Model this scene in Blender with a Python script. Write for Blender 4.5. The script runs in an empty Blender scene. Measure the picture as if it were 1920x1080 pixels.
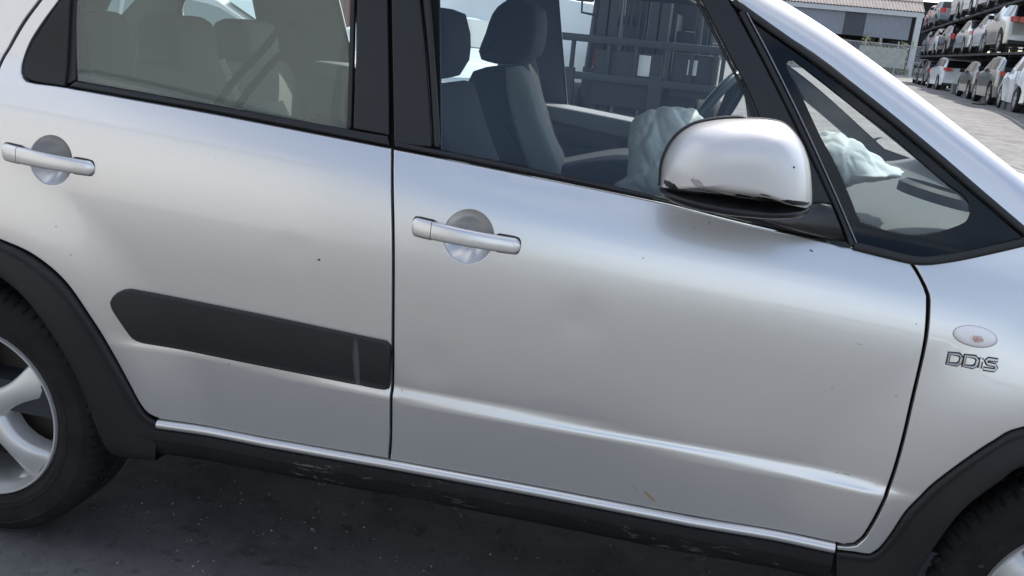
import bpy, bmesh, math, random
import numpy as np
from mathutils import Vector, Matrix, noise
from mathutils.geometry import delaunay_2d_cdt
random.seed(4)
SC = bpy.context.scene
COL = SC.collection
R = math.radians
# ------------------------------------------------------------------ camera
CAM = np.array([1.637, -1.755, 1.343]); YAW, PITCH, ROLL, FPX = .19123, .27064, .09591, 1743.6
def cam_axes():
    cy, sy, cp, sp = math.cos(YAW), math.sin(YAW), math.cos(PITCH), math.sin(PITCH)
    f = np.array([-sy*cp, cy*cp, -sp]); r = np.array([cy, sy, 0.]); u = np.cross(r, f)
    c, s = math.cos(ROLL), math.sin(ROLL)
    return r*c+u*s, -r*s+u*c, f
RX, UX, FX = cam_axes()
cd = bpy.data.cameras.new('camera'); cam = bpy.data.objects.new('camera', cd); COL.objects.link(cam)
cam.matrix_world = Matrix(((RX[0], UX[0], -FX[0], CAM[0]), (RX[1], UX[1], -FX[1], CAM[1]), (RX[2], UX[2], -FX[2], CAM[2]), (0, 0, 0, 1)))
cd.sensor_width = 36; cd.lens = FPX/1920*36; cd.clip_start = .05; cd.clip_end = 1500
SC.camera = cam
# ------------------------------------------------------------------ world, sun, exposure
SUN_EL, SUN_AZ = R(50), R(24)          # azimuth from +Y, negative = towards -X
sd = Vector((math.sin(SUN_AZ)*math.cos(SUN_EL), math.cos(SUN_AZ)*math.cos(SUN_EL), math.sin(SUN_EL)))
W = bpy.data.worlds.new('World'); SC.world = W; W.use_nodes = True
wn = W.node_tree; wn.nodes.clear()
def NN(nt, t, **kw):
    n = nt.nodes.new(t)
    for k, v in kw.items():
        if k.startswith('i_'):
            n.inputs[int(k[2:]) if k[2:].isdigit() else k[2:].replace('_', ' ')].default_value = v
        else: setattr(n, k, v)
    return n
sky = NN(wn, 'ShaderNodeTexSky', sky_type='NISHITA', sun_disc=False, sun_elevation=SUN_EL, sun_rotation=SUN_AZ, air_density=1.0, dust_density=1.5, ozone_density=1.2)
tc = NN(wn, 'ShaderNodeTexCoord'); mp = NN(wn, 'ShaderNodeMapping'); mp.inputs['Scale'].default_value = (1, 1, 2.6)
nz = NN(wn, 'ShaderNodeTexNoise'); nz.inputs['Scale'].default_value = 2.3; nz.inputs['Detail'].default_value = 9; nz.inputs['Roughness'].default_value = .58
rp = NN(wn, 'ShaderNodeValToRGB'); rp.color_ramp.elements[0].position = .47; rp.color_ramp.elements[1].position = .67
mx = NN(wn, 'ShaderNodeMix', data_type='RGBA'); mx.inputs[7].default_value = (9.5, 9.3, 9.2, 1)
ml = NN(wn, 'ShaderNodeMath', operation='MULTIPLY'); ml.inputs[1].default_value = .8
bg = NN(wn, 'ShaderNodeBackground'); bg.inputs[1].default_value = .15
wo = NN(wn, 'ShaderNodeOutputWorld'); L = wn.links.new
L(tc.outputs['Generated'], mp.inputs[0]); L(mp.outputs[0], nz.inputs[0]); L(nz.outputs[0], rp.inputs[0]); L(rp.outputs[0], ml.inputs[0])
L(ml.outputs[0], mx.inputs[0]); L(sky.outputs[0], mx.inputs[6]); L(mx.outputs[2], bg.inputs[0]); L(bg.outputs[0], wo.inputs[0])
sl = bpy.data.lights.new('sun', 'SUN'); sl.energy = 2.8; sl.angle = R(.6); sl.color = (1, .955, .89)
so = bpy.data.objects.new('sun', sl); COL.objects.link(so); so.rotation_euler = sd.to_track_quat('Z', 'Y').to_euler(); so.location = (0, 0, 30)
SC.view_settings.view_transform = 'Standard'; SC.view_settings.look = 'None'; SC.view_settings.gamma = 1
SC.view_settings.exposure = .76; SC.view_settings.use_curve_mapping = False

# ------------------------------------------------------------------ helpers
def tag(o, label=None, cat=None, group=None, kind=None):
    if label: o['label'] = label
    if cat: o['category'] = cat
    if group: o['group'] = group
    if kind: o['kind'] = kind
    return o
def empty(name, loc=(0, 0, 0), rz=0, parent=None):
    o = bpy.data.objects.new(name, None); COL.objects.link(o); o.location = loc; o.rotation_euler = (0, 0, rz); o.parent = parent
    o.empty_display_size = .1
    return o
def link(name, me, mat=None, parent=None):
    o = bpy.data.objects.new(name, me); COL.objects.link(o); o.parent = parent
    if mat is not None: me.materials.append(mat)
    return o
def mesh(name, V, F, mat=None, parent=None, smooth=True, normals=None, sharp=None):
    me = bpy.data.meshes.new(name); me.from_pydata([tuple(map(float, v)) for v in V], [], [tuple(map(int, f)) for f in F]); me.update()
    if smooth: me.polygons.foreach_set('use_smooth', [True]*len(me.polygons))
    if normals is not None: me.normals_split_custom_set_from_vertices([tuple(map(float, n)) for n in normals])
    elif smooth and sharp:
        me.set_sharp_from_angle(angle=R(sharp))
    return link(name, me, mat, parent)
def from_bm(name, bm, mat=None, parent=None, smooth=False, sharp=None):
    me = bpy.data.meshes.new(name); bmesh.ops.recalc_face_normals(bm, faces=bm.faces[:]); bm.to_mesh(me); bm.free()
    if smooth:
        me.polygons.foreach_set('use_smooth', [True]*len(me.polygons))
        if sharp: me.set_sharp_from_angle(angle=R(sharp))
    return link(name, me, mat, parent)
def add_box(bm, x0, x1, y0, y1, z0, z1, bev=0):
    r = bmesh.ops.create_cube(bm, size=1)
    for v in r['verts']:
        v.co = Vector(((x0+x1)/2+v.co.x*(x1-x0), (y0+y1)/2+v.co.y*(y1-y0), (z0+z1)/2+v.co.z*(z1-z0)))
    if bev:
        es = list({e for v in r['verts'] for e in v.link_edges}); bmesh.ops.bevel(bm, geom=es, offset=bev, segments=2, affect='EDGES', profile=.7)
def box(name, x0, x1, y0, y1, z0, z1, mat, parent=None, bev=0):
    bm = bmesh.new(); add_box(bm, x0, x1, y0, y1, z0, z1, bev)
    return from_bm(name, bm, mat, parent, smooth=bev > 0, sharp=35)
def add_tube(bm, pts, r, seg=8):
    pts = [Vector(p) for p in pts]; rings = []
    for i, p in enumerate(pts):
        d = (pts[min(i+1, len(pts)-1)]-pts[max(i-1, 0)]).normalized()
        a = d.cross(Vector((.13, .2, 1))).normalized(); b = d.cross(a)
        rings.append([bm.verts.new(p+a*r*math.cos(2*math.pi*k/seg)+b*r*math.sin(2*math.pi*k/seg)) for k in range(seg)])
    for A, B in zip(rings, rings[1:]):
        for k in range(seg): bm.faces.new((A[k], A[(k+1) % seg], B[(k+1) % seg], B[k]))
    bm.faces.new(rings[0]); bm.faces.new(rings[-1])
def tube(name, pts, r, mat, parent=None, seg=8):
    bm = bmesh.new(); add_tube(bm, pts, r, seg); return from_bm(name, bm, mat, parent, True, 50)
def pray(u, v):
    return (u-960)/FPX*RX-(v-540)/FPX*UX+FX
def at(u, v, Y):                    # point of the place seen at photograph pixel (u, v) on the upright plane y = Y
    d = pray(u, v); return CAM+d*((Y-CAM[1])/d[1])
def surf_at(u, v, S, off=0):        # the same on a body surface y = S(x, z)
    d = pray(u, v); Y = .03
    for _ in range(14):
        P = CAM+d*((Y-CAM[1])/d[1]); Y = float(S(P[0], P[2]))+off
    return P
def catmull(pts, corners, step):
    """closed or open smooth line through pts; corners stay sharp"""
    n = len(pts); out = []
    for i in range(n-1):
        p1, p2 = pts[i], pts[i+1]
        p0 = pts[i-1] if i > 0 and not corners[i] else p1-(p2-p1)
        p3 = pts[i+2] if i+2 < n and not corners[i+1] else p2+(p2-p1)
        k = max(1, int(np.linalg.norm(p2-p1)/step))
        for j in range(k):
            t = j/k
            out.append(.5*((2*p1)+(-p0+p2)*t+(2*p0-5*p1+4*p2-p3)*t*t+(-p0+3*p1-3*p2+p3)*t**3))
    out.append(pts[-1]); return np.array(out)
def outline(px, S, step=.012, off=0, xz=None):
    """px: list of (u, v) or (u, v, 1) with 1 = sharp corner; ('w', x, z, c) gives a point in car metres. Returns closed (x, z) loop"""
    P, C = [], []
    for q in px:
        if q[0] == 'w': P.append(np.array([q[1], q[2]], float)); C.append(len(q) > 3 and q[3])
        else:
            s = surf_at(q[0], q[1], S, off); P.append(np.array([s[0], s[2]])); C.append(len(q) > 2)
    k = next((i for i, c in enumerate(C) if c), 0)
    P = P[k:]+P[:k]; C = C[k:]+C[:k]
    P.append(P[0]); C.append(True)
    o = catmull(P, C, step)[:-1]
    a = .5*np.sum(o[:, 0]*np.roll(o[:, 1], -1)-np.roll(o[:, 0], -1)*o[:, 1])
    return o if a > 0 else o[::-1]
def inset(o, d):
    t1 = o-np.roll(o, 1, 0); t2 = np.roll(o, -1, 0)-o
    t1 /= np.linalg.norm(t1, axis=1)[:, None]+1e-12; t2 /= np.linalg.norm(t2, axis=1)[:, None]+1e-12
    n = np.stack([-(t1+t2)[:, 1], (t1+t2)[:, 0]], 1); l = np.linalg.norm(n, axis=1)[:, None]+1e-9; n /= l
    k = np.clip(l/2, .5, 1)
    return o+n*d/k
def inpoly(p, poly):
    x, y = p[:, 0][:, None], p[:, 1][:, None]; a, b = poly, np.roll(poly, -1, 0)
    c = ((a[:, 1] > y) != (b[:, 1] > y)) & (x < (b[:, 0]-a[:, 0])*(y-a[:, 1])/(b[:, 1]-a[:, 1]+1e-15)+a[:, 0])
    return c.sum(1) % 2 == 1
def grad(S, x, z, h=.0012):
    return (S(x+h, z)-S(x-h, z))/(2*h), (S(x, z+h)-S(x, z-h))/(2*h)
def panel(name, loop, S, mat, parent, holes=(), step=.016, gap=.0012, roll=.0024, depth=.012, off=0, far=False, lip=True):
    """sheet-metal / trim / glass panel on y = S(x, z)+off with rolled edges"""
    loops = []
    o = inset(loop, gap); loops.append((o, inset(o, roll), 1))
    for h in holes: oo = inset(h, -gap); loops.append((oo, inset(oo, -roll), -1))
    inner = [l[1] for l in loops]
    lo, hi = inner[0].min(0), inner[0].max(0)
    gx, gz = np.arange(lo[0]+step/2, hi[0], step), np.arange(lo[1]+step/2, hi[1], step)
    g = np.stack(np.meshgrid(gx, gz), -1).reshape(-1, 2)
    m = inpoly(g, inner[0])
    for h in inner[1:]: m &= ~inpoly(g, h)
    g = g[m]
    allb = np.concatenate(inner)
    if len(g):
        keep = np.ones(len(g), bool)
        for i in range(0, len(g), 400):
            d = np.abs(g[i:i+400, None, :]-allb[None]); keep[i:i+400] = ((d**2).sum(-1).min(1) > (step*.4)**2)
        g = g[keep]
    pts = np.concatenate([allb, g]); edges = []; b = 0
    for l in inner:
        n = len(l); edges += [(b+i, b+(i+1) % n) for i in range(n)]; b += n
    r = delaunay_2d_cdt([Vector(p) for p in pts], edges, [], 0, 1e-7)
    V2 = np.array([tuple(v) for v in r[0]]); F = [f for f in r[2] if len(f) == 3]
    cen = np.array([V2[list(f)].mean(0) for f in F]); ok = inpoly(cen, inner[0])
    for h in inner[1:]: ok &= ~inpoly(cen, h)
    F = [f for f, k in zip(F, ok) if k]
    SS = lambda x, z: S(x, z)+off
    y = SS(V2[:, 0], V2[:, 1]); gxx, gzz = grad(SS, V2[:, 0], V2[:, 1])
    V = np.stack([V2[:, 0], y, V2[:, 1]], 1); N = np.stack([gxx, -np.ones_like(gxx), gzz], 1); N /= np.linalg.norm(N, axis=1)[:, None]
    V, N, F = list(V), list(N), [tuple(f) for f in F]
    # orient to -y
    FF = []
    for f in F:
        a, bb, c = V[f[0]], V[f[1]], V[f[2]]
        FF.append(f if np.cross(bb-a, c-a)[1] < 0 else (f[0], f[2], f[1]))
    F = FF
    if lip:
        for oo, ii, s in loops:
            n = len(oo); base = len(V); t = np.roll(oo, -1, 0)-np.roll(oo, 1, 0); t /= np.linalg.norm(t, axis=1)[:, None]+1e-12
            out = np.stack([t[:, 1], -t[:, 0]], 1)*s
            def ring(q, dy, k):
                yy = SS(ii[:, 0], ii[:, 1])+dy; a, c = grad(SS, ii[:, 0], ii[:, 1])
                for i in range(n):
                    V.append(np.array([q[i, 0], yy[i], q[i, 1]])); nn = np.array([a[i], -1, c[i]]); nn /= np.linalg.norm(nn)
                    nn = nn*(1-k)+np.array([out[i, 0], 0, out[i, 1]])*k; N.append(nn/np.linalg.norm(nn))
            ring(ii, 0, 0); ring(ii+(oo-ii)*.7, roll*.28, .5); ring(oo, roll, .93); ring(oo, depth, 1.)
            for r_ in range(3):
                for i in range(n):
                    j = (i+1) % n; a, bb, c, d = base+r_*n+i, base+r_*n+j, base+(r_+1)*n+j, base+(r_+1)*n+i
                    F.append((a, d, c, bb) if s > 0 else (a, bb, c, d))
    V, N = np.array(V), np.array(N)
    if far: V[:, 1] = FARY-V[:, 1]; N[:, 1] *= -1; F = [f[::-1] for f in F]
    return mesh(name, V, F, mat, parent, normals=N)
FARY = 1.74
# ------------------------------------------------------------------ materials
def M(name, col=(.5, .5, .5), rough=.5, metal=0, coat=0, spec=.5, bump=0, bscale=80, vary=0, vscale=3, emit=None, trans=0, coatr=.03):
    m = bpy.data.materials.new(name); m.use_nodes = True; nt = m.node_tree; b = nt.nodes['Principled BSDF']
    b.inputs['Base Color'].default_value = (*col, 1); b.inputs['Roughness'].default_value = rough; b.inputs['Metallic'].default_value = metal
    b.inputs['Coat Weight'].default_value = coat; b.inputs['Coat Roughness'].default_value = coatr; b.inputs['Specular IOR Level'].default_value = spec
    b.inputs['Transmission Weight'].default_value = trans
    if emit: b.inputs['Emission Color'].default_value = (*emit[:3], 1); b.inputs['Emission Strength'].default_value = emit[3]
    t = NN(nt, 'ShaderNodeTexCoord')
    if vary:
        n = NN(nt, 'ShaderNodeTexNoise'); n.inputs['Scale'].default_value = vscale; n.inputs['Detail'].default_value = 6; nt.links.new(t.outputs['Object'], n.inputs[0])
        r = NN(nt, 'ShaderNodeMapRange'); r.inputs['From Min'].default_value = .3; r.inputs['From Max'].default_value = .7; r.inputs['To Min'].default_value = 1-vary; r.inputs['To Max'].default_value = 1+vary
        nt.links.new(n.outputs[0], r.inputs[0]); v = NN(nt, 'ShaderNodeVectorMath', operation='SCALE'); v.inputs[0].default_value = col
        nt.links.new(r.outputs[0], v.inputs['Scale']); nt.links.new(v.outputs[0], b.inputs['Base Color'])
    if bump:
        n = NN(nt, 'ShaderNodeTexNoise'); n.inputs['Scale'].default_value = bscale; n.inputs['Detail'].default_value = 4; nt.links.new(t.outputs['Object'], n.inputs[0])
        bp = NN(nt, 'ShaderNodeBump'); bp.inputs['Strength'].default_value = bump; bp.inputs['Distance'].default_value = .01; nt.links.new(n.outputs[0], bp.inputs['Height']); nt.links.new(bp.outputs[0], b.inputs['Normal'])
    return m
def spots(m, marks, nscale=60, damp=.3):
    """worn marks with a shape of their own: (x, z, rx, rz, angle deg, colour) in object metres"""
    nt = m.node_tree; b = nt.nodes['Principled BSDF']; t = NN(nt, 'ShaderNodeTexCoord'); s = NN(nt, 'ShaderNodeSeparateXYZ'); nt.links.new(t.outputs['Object'], s.inputs[0])
    n = NN(nt, 'ShaderNodeTexNoise'); n.inputs['Scale'].default_value = nscale; n.inputs['Detail'].default_value = 5; nt.links.new(t.outputs['Object'], n.inputs[0])
    cur = None
    src = b.inputs['Base Color'].links[0].from_socket if b.inputs['Base Color'].links else None
    mt = None
    def mth(op, a, c):
        k = NN(nt, 'ShaderNodeMath', operation=op)
        for i, q in enumerate((a, c)):
            if isinstance(q, (int, float)): k.inputs[i].default_value = q
            else: nt.links.new(q, k.inputs[i])
        return k.outputs[0]
    for (x, z, rx, rz, ang, col) in marks:
        dx, dz = mth('SUBTRACT', s.outputs[0], x), mth('SUBTRACT', s.outputs[2], z); ca, sa = math.cos(R(ang)), math.sin(R(ang))
        u = mth('DIVIDE', mth('ADD', mth('MULTIPLY', dx, ca), mth('MULTIPLY', dz, sa)), rx)
        v = mth('DIVIDE', mth('SUBTRACT', mth('MULTIPLY', dz, ca), mth('MULTIPLY', dx, sa)), rz)
        d = mth('ADD', mth('MULTIPLY', u, u), mth('MULTIPLY', v, v))
        k = mth('LESS_THAN', mth('ADD', d, mth('MULTIPLY', mth('SUBTRACT', n.outputs[0], .5), 2.6*damp/.3)), .9)
        x_ = NN(nt, 'ShaderNodeMix', data_type='RGBA'); nt.links.new(k, x_.inputs[0]); x_.inputs[7].default_value = (*col, 1)
        if src is None: x_.inputs[6].default_value = b.inputs['Base Color'].default_value
        else: nt.links.new(src, x_.inputs[6])
        src = x_.outputs[2]; mt = k if mt is None else mth('MAXIMUM', mt, k)
    nt.links.new(src, b.inputs['Base Color'])
    nt.links.new(mth('MULTIPLY', mth('SUBTRACT', 1., mt), b.inputs['Metallic'].default_value), b.inputs['Metallic'])
    nt.links.new(mth('MULTIPLY', mth('SUBTRACT', 1., mt), b.inputs['Coat Weight'].default_value), b.inputs['Coat Weight'])
def glass(name, tint, refl=1., veil=0, dustcol=(.4, .4, .38), ds=3):
    m = bpy.data.materials.new(name); m.use_nodes = True; nt = m.node_tree; nt.nodes.clear(); l = nt.links.new
    o = NN(nt, 'ShaderNodeOutputMaterial'); tr = NN(nt, 'ShaderNodeBsdfTransparent'); tr.inputs[0].default_value = (*tint, 1)
    gl = NN(nt, 'ShaderNodeBsdfGlossy'); gl.inputs['Roughness'].default_value = .0; gl.inputs[0].default_value = (refl, refl, refl, 1)
    fr = NN(nt, 'ShaderNodeFresnel'); fr.inputs[0].default_value = 1.52
    k = NN(nt, 'ShaderNodeMath', operation='MULTIPLY'); k.inputs[1].default_value = 1.05; k.use_clamp = True; l(fr.outputs[0], k.inputs[0])
    a = NN(nt, 'ShaderNodeMixShader'); l(k.outputs[0], a.inputs[0]); l(tr.outputs[0], a.inputs[1]); l(gl.outputs[0], a.inputs[2]); last = a
    if veil:  # diffuse veil mixed over the pane, standing in for mirrored haze
        df = NN(nt, 'ShaderNodeBsdfDiffuse'); df.inputs[0].default_value = (*dustcol, 1)
        t = NN(nt, 'ShaderNodeTexCoord'); n = NN(nt, 'ShaderNodeTexNoise'); n.inputs['Scale'].default_value = ds; n.inputs['Detail'].default_value = 5; l(t.outputs['Object'], n.inputs[0])
        r = NN(nt, 'ShaderNodeMapRange'); r.inputs['From Min'].default_value = .25; r.inputs['From Max'].default_value = .75; r.inputs['To Min'].default_value = veil*.8; r.inputs['To Max'].default_value = veil*1.2
        l(n.outputs[0], r.inputs[0]); c = NN(nt, 'ShaderNodeMixShader'); l(r.outputs[0], c.inputs[0]); l(a.outputs[0], c.inputs[1]); l(df.outputs[0], c.inputs[2]); last = c
    l(last.outputs[0], o.inputs[0]); return m
def paint(name, col, rough=.31, metal=.76, bump=.004, coatr=.02):
    m = M(name, col, rough, metal, 1., bump=bump, bscale=1400, coatr=coatr); return m
def grime(m, col, scale=60, lo=.66, stretch=(1, 1, 1), amt=.8):
    nt = m.node_tree; b = nt.nodes['Principled BSDF']; t = NN(nt, 'ShaderNodeTexCoord'); mpn = NN(nt, 'ShaderNodeMapping'); mpn.inputs['Scale'].default_value = stretch; nt.links.new(t.outputs['Object'], mpn.inputs[0])
    a = NN(nt, 'ShaderNodeTexNoise'); a.inputs['Scale'].default_value = scale; a.inputs['Detail'].default_value = 8; a.inputs['Roughness'].default_value = .75; nt.links.new(mpn.outputs[0], a.inputs[0])
    c = NN(nt, 'ShaderNodeTexNoise'); c.inputs['Scale'].default_value = scale*.07; c.inputs['Detail'].default_value = 3; nt.links.new(t.outputs['Object'], c.inputs[0])
    ad = NN(nt, 'ShaderNodeMath', operation='ADD'); nt.links.new(a.outputs[0], ad.inputs[0]); s2 = NN(nt, 'ShaderNodeMath', operation='MULTIPLY_ADD'); s2.inputs[1].default_value = .5; s2.inputs[2].default_value = -.25; nt.links.new(c.outputs[0], s2.inputs[0]); nt.links.new(s2.outputs[0], ad.inputs[1])
    r = NN(nt, 'ShaderNodeMapRange'); r.inputs['From Min'].default_value = lo; r.inputs['From Max'].default_value = lo+.09; r.inputs['To Max'].default_value = amt; nt.links.new(ad.outputs[0], r.inputs[0])
    x = NN(nt, 'ShaderNodeMix', data_type='RGBA'); nt.links.new(r.outputs[0], x.inputs[0]); x.inputs[7].default_value = (*col, 1)
    if b.inputs['Base Color'].links: nt.links.new(b.inputs['Base Color'].links[0].from_socket, x.inputs[6])
    else: x.inputs[6].default_value = b.inputs['Base Color'].default_value
    nt.links.new(x.outputs[2], b.inputs['Base Color'])
SILVER = (.675, .665, .65)
m_silver = paint('silver_paint', SILVER)
m_rdoor = paint('silver_paint_rear_door', SILVER); m_fdoor = paint('silver_paint_front_door', SILVER)
m_black = M('black_textured_plastic', (.011, .011, .012), .5, spec=.35, bump=.12, bscale=900, vary=.25, vscale=5)
m_trim = M('satin_black_trim', (.011, .011, .013), .36, spec=.4, bump=.03, bscale=500, vary=.15, vscale=8)
m_rubber = M('black_rubber', (.01, .01, .011), .55, bump=.1, bscale=300)
m_clad = M('scuffed_sill_plastic', (.009, .009, .010), .55, spec=.3, bump=.15, bscale=700, vary=.3, vscale=9)
m_tyre = M('tyre_rubber', (.012, .0115, .011), .8, spec=.3, bump=.25, bscale=160, vary=.45, vscale=14)
grime(m_clad, (.13, .12, .105), 55, .59, (.35, 1, 1.6)); grime(m_tyre, (.12, .11, .095), 45, .61, amt=.55); grime(m_black, (.06, .058, .055), 40, .62, amt=.6)
m_rim = M('silver_alloy', (.60, .59, .57), .38, .45, .5, vary=.08, vscale=9)
m_dark = M('dark_void', (.008, .008, .009), .8)
m_inner = M('dark_underbody', (.012, .012, .013), .7)
m_chrome = M('chrome', (.36, .36, .38), .14, 1)
m_seat = M('charcoal_seat_fabric', (.018, .021, .027), .9, vary=.2)
m_seatl = M('grey_seat_fabric', (.24, .26, .26), .9, vary=.15)
m_trimi = M('dark_interior_plastic', (.02, .023, .03), .6, vary=.15)
m_triml = M('grey_interior_plastic', (.20, .21, .22), .55, vary=.1)
m_liner = M('beige_headliner', (.30, .30, .28), .9, vary=.05)
m_bag = M('white_airbag_cloth', (.86, .88, .86), .8)
m_glassF = glass('front_window_glass', (.84, .89, .88), 1., .012, (.35, .38, .4))
m_glassR = glass('rear_window_glass', (.74, .84, .77), 1., .22, (.42, .47, .40))  # strong olive veil imitates the wall reflection on this pane
m_glassX = glass('far_window_glass', (.78, .86, .83), 1., .01)
m_glassW = glass('windscreen_glass', (.68, .76, .75), 1., .12, (.20, .23, .235))
m_frit = M('black_ceramic_border', (.003, .004, .005), .05, spec=.28)
# ------------------------------------------------------------------ ground
def gh(x, y):
    s = np.clip((np.asarray(y, float)-15)/11, 0, 1); return .38*s*s*(3-2*s)
xs = np.unique(np.concatenate([np.linspace(-700, -30, 16), np.linspace(-30, 40, 50), np.linspace(40, 700, 16)]))
ys = np.unique(np.concatenate([np.linspace(-700, -20, 14), np.linspace(-20, 12, 20), np.linspace(12, 30, 28), np.linspace(30, 900, 24)]))
GV = [(x, y, float(gh(x, y))) for y in ys for x in xs]; n = len(xs)
GF = [(j*n+i, j*n+i+1, (j+1)*n+i+1, (j+1)*n+i) for j in range(len(ys)-1) for i in range(n-1)]
def ground_mat():
    m = bpy.data.materials.new('worn_concrete_yard'); m.use_nodes = True; nt = m.node_tree; b = nt.nodes['Principled BSDF']; l = nt.links.new
    t = NN(nt, 'ShaderNodeTexCoord')
    def noi(s, d, ro=.55, dist=0):
        k = NN(nt, 'ShaderNodeTexNoise'); k.inputs['Scale'].default_value = s; k.inputs['Detail'].default_value = d; k.inputs['Roughness'].default_value = ro; k.inputs['Distortion'].default_value = dist; l(t.outputs['Object'], k.inputs[0]); return k.outputs[0]
    def ramp(src, stops):
        k = NN(nt, 'ShaderNodeValToRGB'); e = k.color_ramp.elements; e[0].position, e[0].color = stops[0][0], (*stops[0][1], 1); e[1].position, e[1].color = stops[-1][0], (*stops[-1][1], 1)
        for p, c in stops[1:-1]: q = e.new(p); q.color = (*c, 1)
        l(src, k.inputs[0]); return k.outputs[0]
    def mul(a, c, f=1):
        k = NN(nt, 'ShaderNodeMix', data_type='RGBA', blend_type='MULTIPLY'); k.inputs[0].default_value = f; l(a, k.inputs[6]); l(c, k.inputs[7]); return k.outputs[2]
    base = ramp(noi(.35, 8, .6), [(.3, (.125, .121, .115)), (.52, (.175, .170, .162)), (.72, (.22, .213, .204))])
    mid = ramp(noi(3.1, 10, .72, .1), [(.36, (.28, .29, .31)), (.5, (.78, .78, .78)), (.6, (1., 1., 1.)), (.72, (1.12, 1.12, 1.1))])
    spot = ramp(noi(15, 6, .65, .15), [(.36, (.35, .35, .36)), (.42, (1, 1, 1))])
    fine = ramp(noi(170, 6, .8), [(.3, (.7, .7, .7)), (.6, (1.06, 1.06, 1.06)), (.78, (1.5, 1.5, 1.5))])
    # a slightly darker uneven patch where the car is parked
    sx = NN(nt, 'ShaderNodeSeparateXYZ'); l(t.outputs['Object'], sx.inputs[0])
    def m2(op, a, c):
        k = NN(nt, 'ShaderNodeMath', operation=op)
        for i, q in enumerate((a, c)):
            if isinstance(q, (int, float)): k.inputs[i].default_value = q
            else: l(q, k.inputs[i])
        return k.outputs[0]
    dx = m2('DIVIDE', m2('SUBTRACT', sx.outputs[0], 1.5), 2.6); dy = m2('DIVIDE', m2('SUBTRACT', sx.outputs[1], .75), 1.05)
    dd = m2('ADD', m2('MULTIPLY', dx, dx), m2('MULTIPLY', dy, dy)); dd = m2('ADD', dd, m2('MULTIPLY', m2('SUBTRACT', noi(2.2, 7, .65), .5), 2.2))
    car_patch = ramp(dd, [(.55, (.8, .8, .82)), (1.0, (1, 1, 1))])
    c = mul(mul(mul(mul(base, mid, .68), spot, .6), fine, .9), car_patch)
    l(c, b.inputs['Base Color'])
    rr = NN(nt, 'ShaderNodeMapRange'); rr.inputs['To Min'].default_value = .55; rr.inputs['To Max'].default_value = .95; l(noi(2.4, 6), rr.inputs[0]); l(rr.outputs[0], b.inputs['Roughness'])
    bp = NN(nt, 'ShaderNodeBump'); bp.inputs['Strength'].default_value = .5; bp.inputs['Distance'].default_value = .006; l(noi(90, 8, .75), bp.inputs['Height']); l(bp.outputs[0], b.inputs['Normal'])
    return m
g = mesh('ground', GV, GF, ground_mat(), smooth=True); tag(g, 'worn grey concrete yard with dark stains', kind='structure')

# loose grit on the yard beside the car
def grit():
    rnd = random.Random(11); V, F = [], []
    for i in range(1500):
        x, y = rnd.uniform(-.3, 2.4), rnd.uniform(-.35, .9); s = .0012+.0045*rnd.random()**4; k = len(V)
        if rnd.random() < .02: s *= 2
        for d in ((1, 0, 0), (-1, .1, 0), (0, 1, .1), (.1, -1, 0), (0, 0, .9), (.1, 0, -.6)): V.append((x+d[0]*s*rnd.uniform(.6, 1.3), y+d[1]*s*rnd.uniform(.6, 1.3), .002+s*.5+d[2]*s*.8))
        for f in ((0, 2, 4), (2, 1, 4), (1, 3, 4), (3, 0, 4), (2, 0, 5), (1, 2, 5), (3, 1, 5), (0, 3, 5)): F.append(tuple(k+q for q in f))
    tag(mesh('gravel', V, F, M('grey_grit', (.17, .16, .145), .9, vary=.6, vscale=40), smooth=False), 'fine loose grit scattered on the yard beside the silver car', kind='stuff')
grit()
# ------------------------------------------------------------------ body side surface y = BODY(x, z)
def zbelt(x): return 1.138+(np.asarray(x, float)-.305)*(-.0802)
def zcrease(x): return .587+(np.asarray(x, float)-1.067)*(-.022)
TT = np.linspace(0, 1, 400)
AA = np.interp(TT, [0, .05, .2, .42, .58, .70, .78, .84, .90, 1.], [-6, -5, -2.5, .6, 3.4, 7.2, 12, 16.5, 20.5, 22.5])
PR = np.concatenate([[0], np.cumsum(np.tan(np.radians((AA[1:]+AA[:-1])/2))*np.diff(TT))])
GHT = math.tan(R(12.5))
def smooth(t): t = np.clip(t, 0, 1); return t*t*(3-2*t)
def BODY(x, z):
    x, z = np.asarray(x, float), np.asarray(z, float)
    zb, zc = zbelt(x), zcrease(x); H = zb-zc
    t = (z-zc)/H; y = .006+H*np.interp(t, TT, PR)
    above = z-zb; y = y+np.where(above > 0, above*GHT+.5*(math.tan(R(22.5))-GHT)*.03*(1-np.exp(-np.maximum(above, 0)/.03))*2, 0)
    fade = smooth((x-.36)/.12)*(1-smooth((x-2.02)/.13))
    below = zc-z
    ly = -.010*smooth((below+.010)/.027)*fade
    ly = ly*(.45+.55*smooth((x-.72)/.36))
    y = y+ly+np.maximum(below, 0)*math.tan(R(5.5))
    # swelling around both wheel arches
    for cx in (0., 2.5):
        r = np.sqrt((x-cx)**2+(z-.326)**2); y = y-.016*smooth((.66-r)/.2)
    y = y-.010*(1-((x-1.2)/1.6)**2)*.5
    # faint dents
    for dx, dz, rad, a in ((1.44, .80, .040, .0020), (1.14, .66, .045, .0017), (.83, .86, .03, .0005), (.70, .92, .14, .0006), (1.72, .74, .12, .0005)):
        y = y+a*np.exp(-((x-dx)**2+(z-dz)**2)/rad**2)
    return y

car = empty('parked_car', (0, 0, 0)); tag(car, 'silver five-door hatchback with deployed airbags seen close from its side', 'car')
ROOFZ = 1.50
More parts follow.
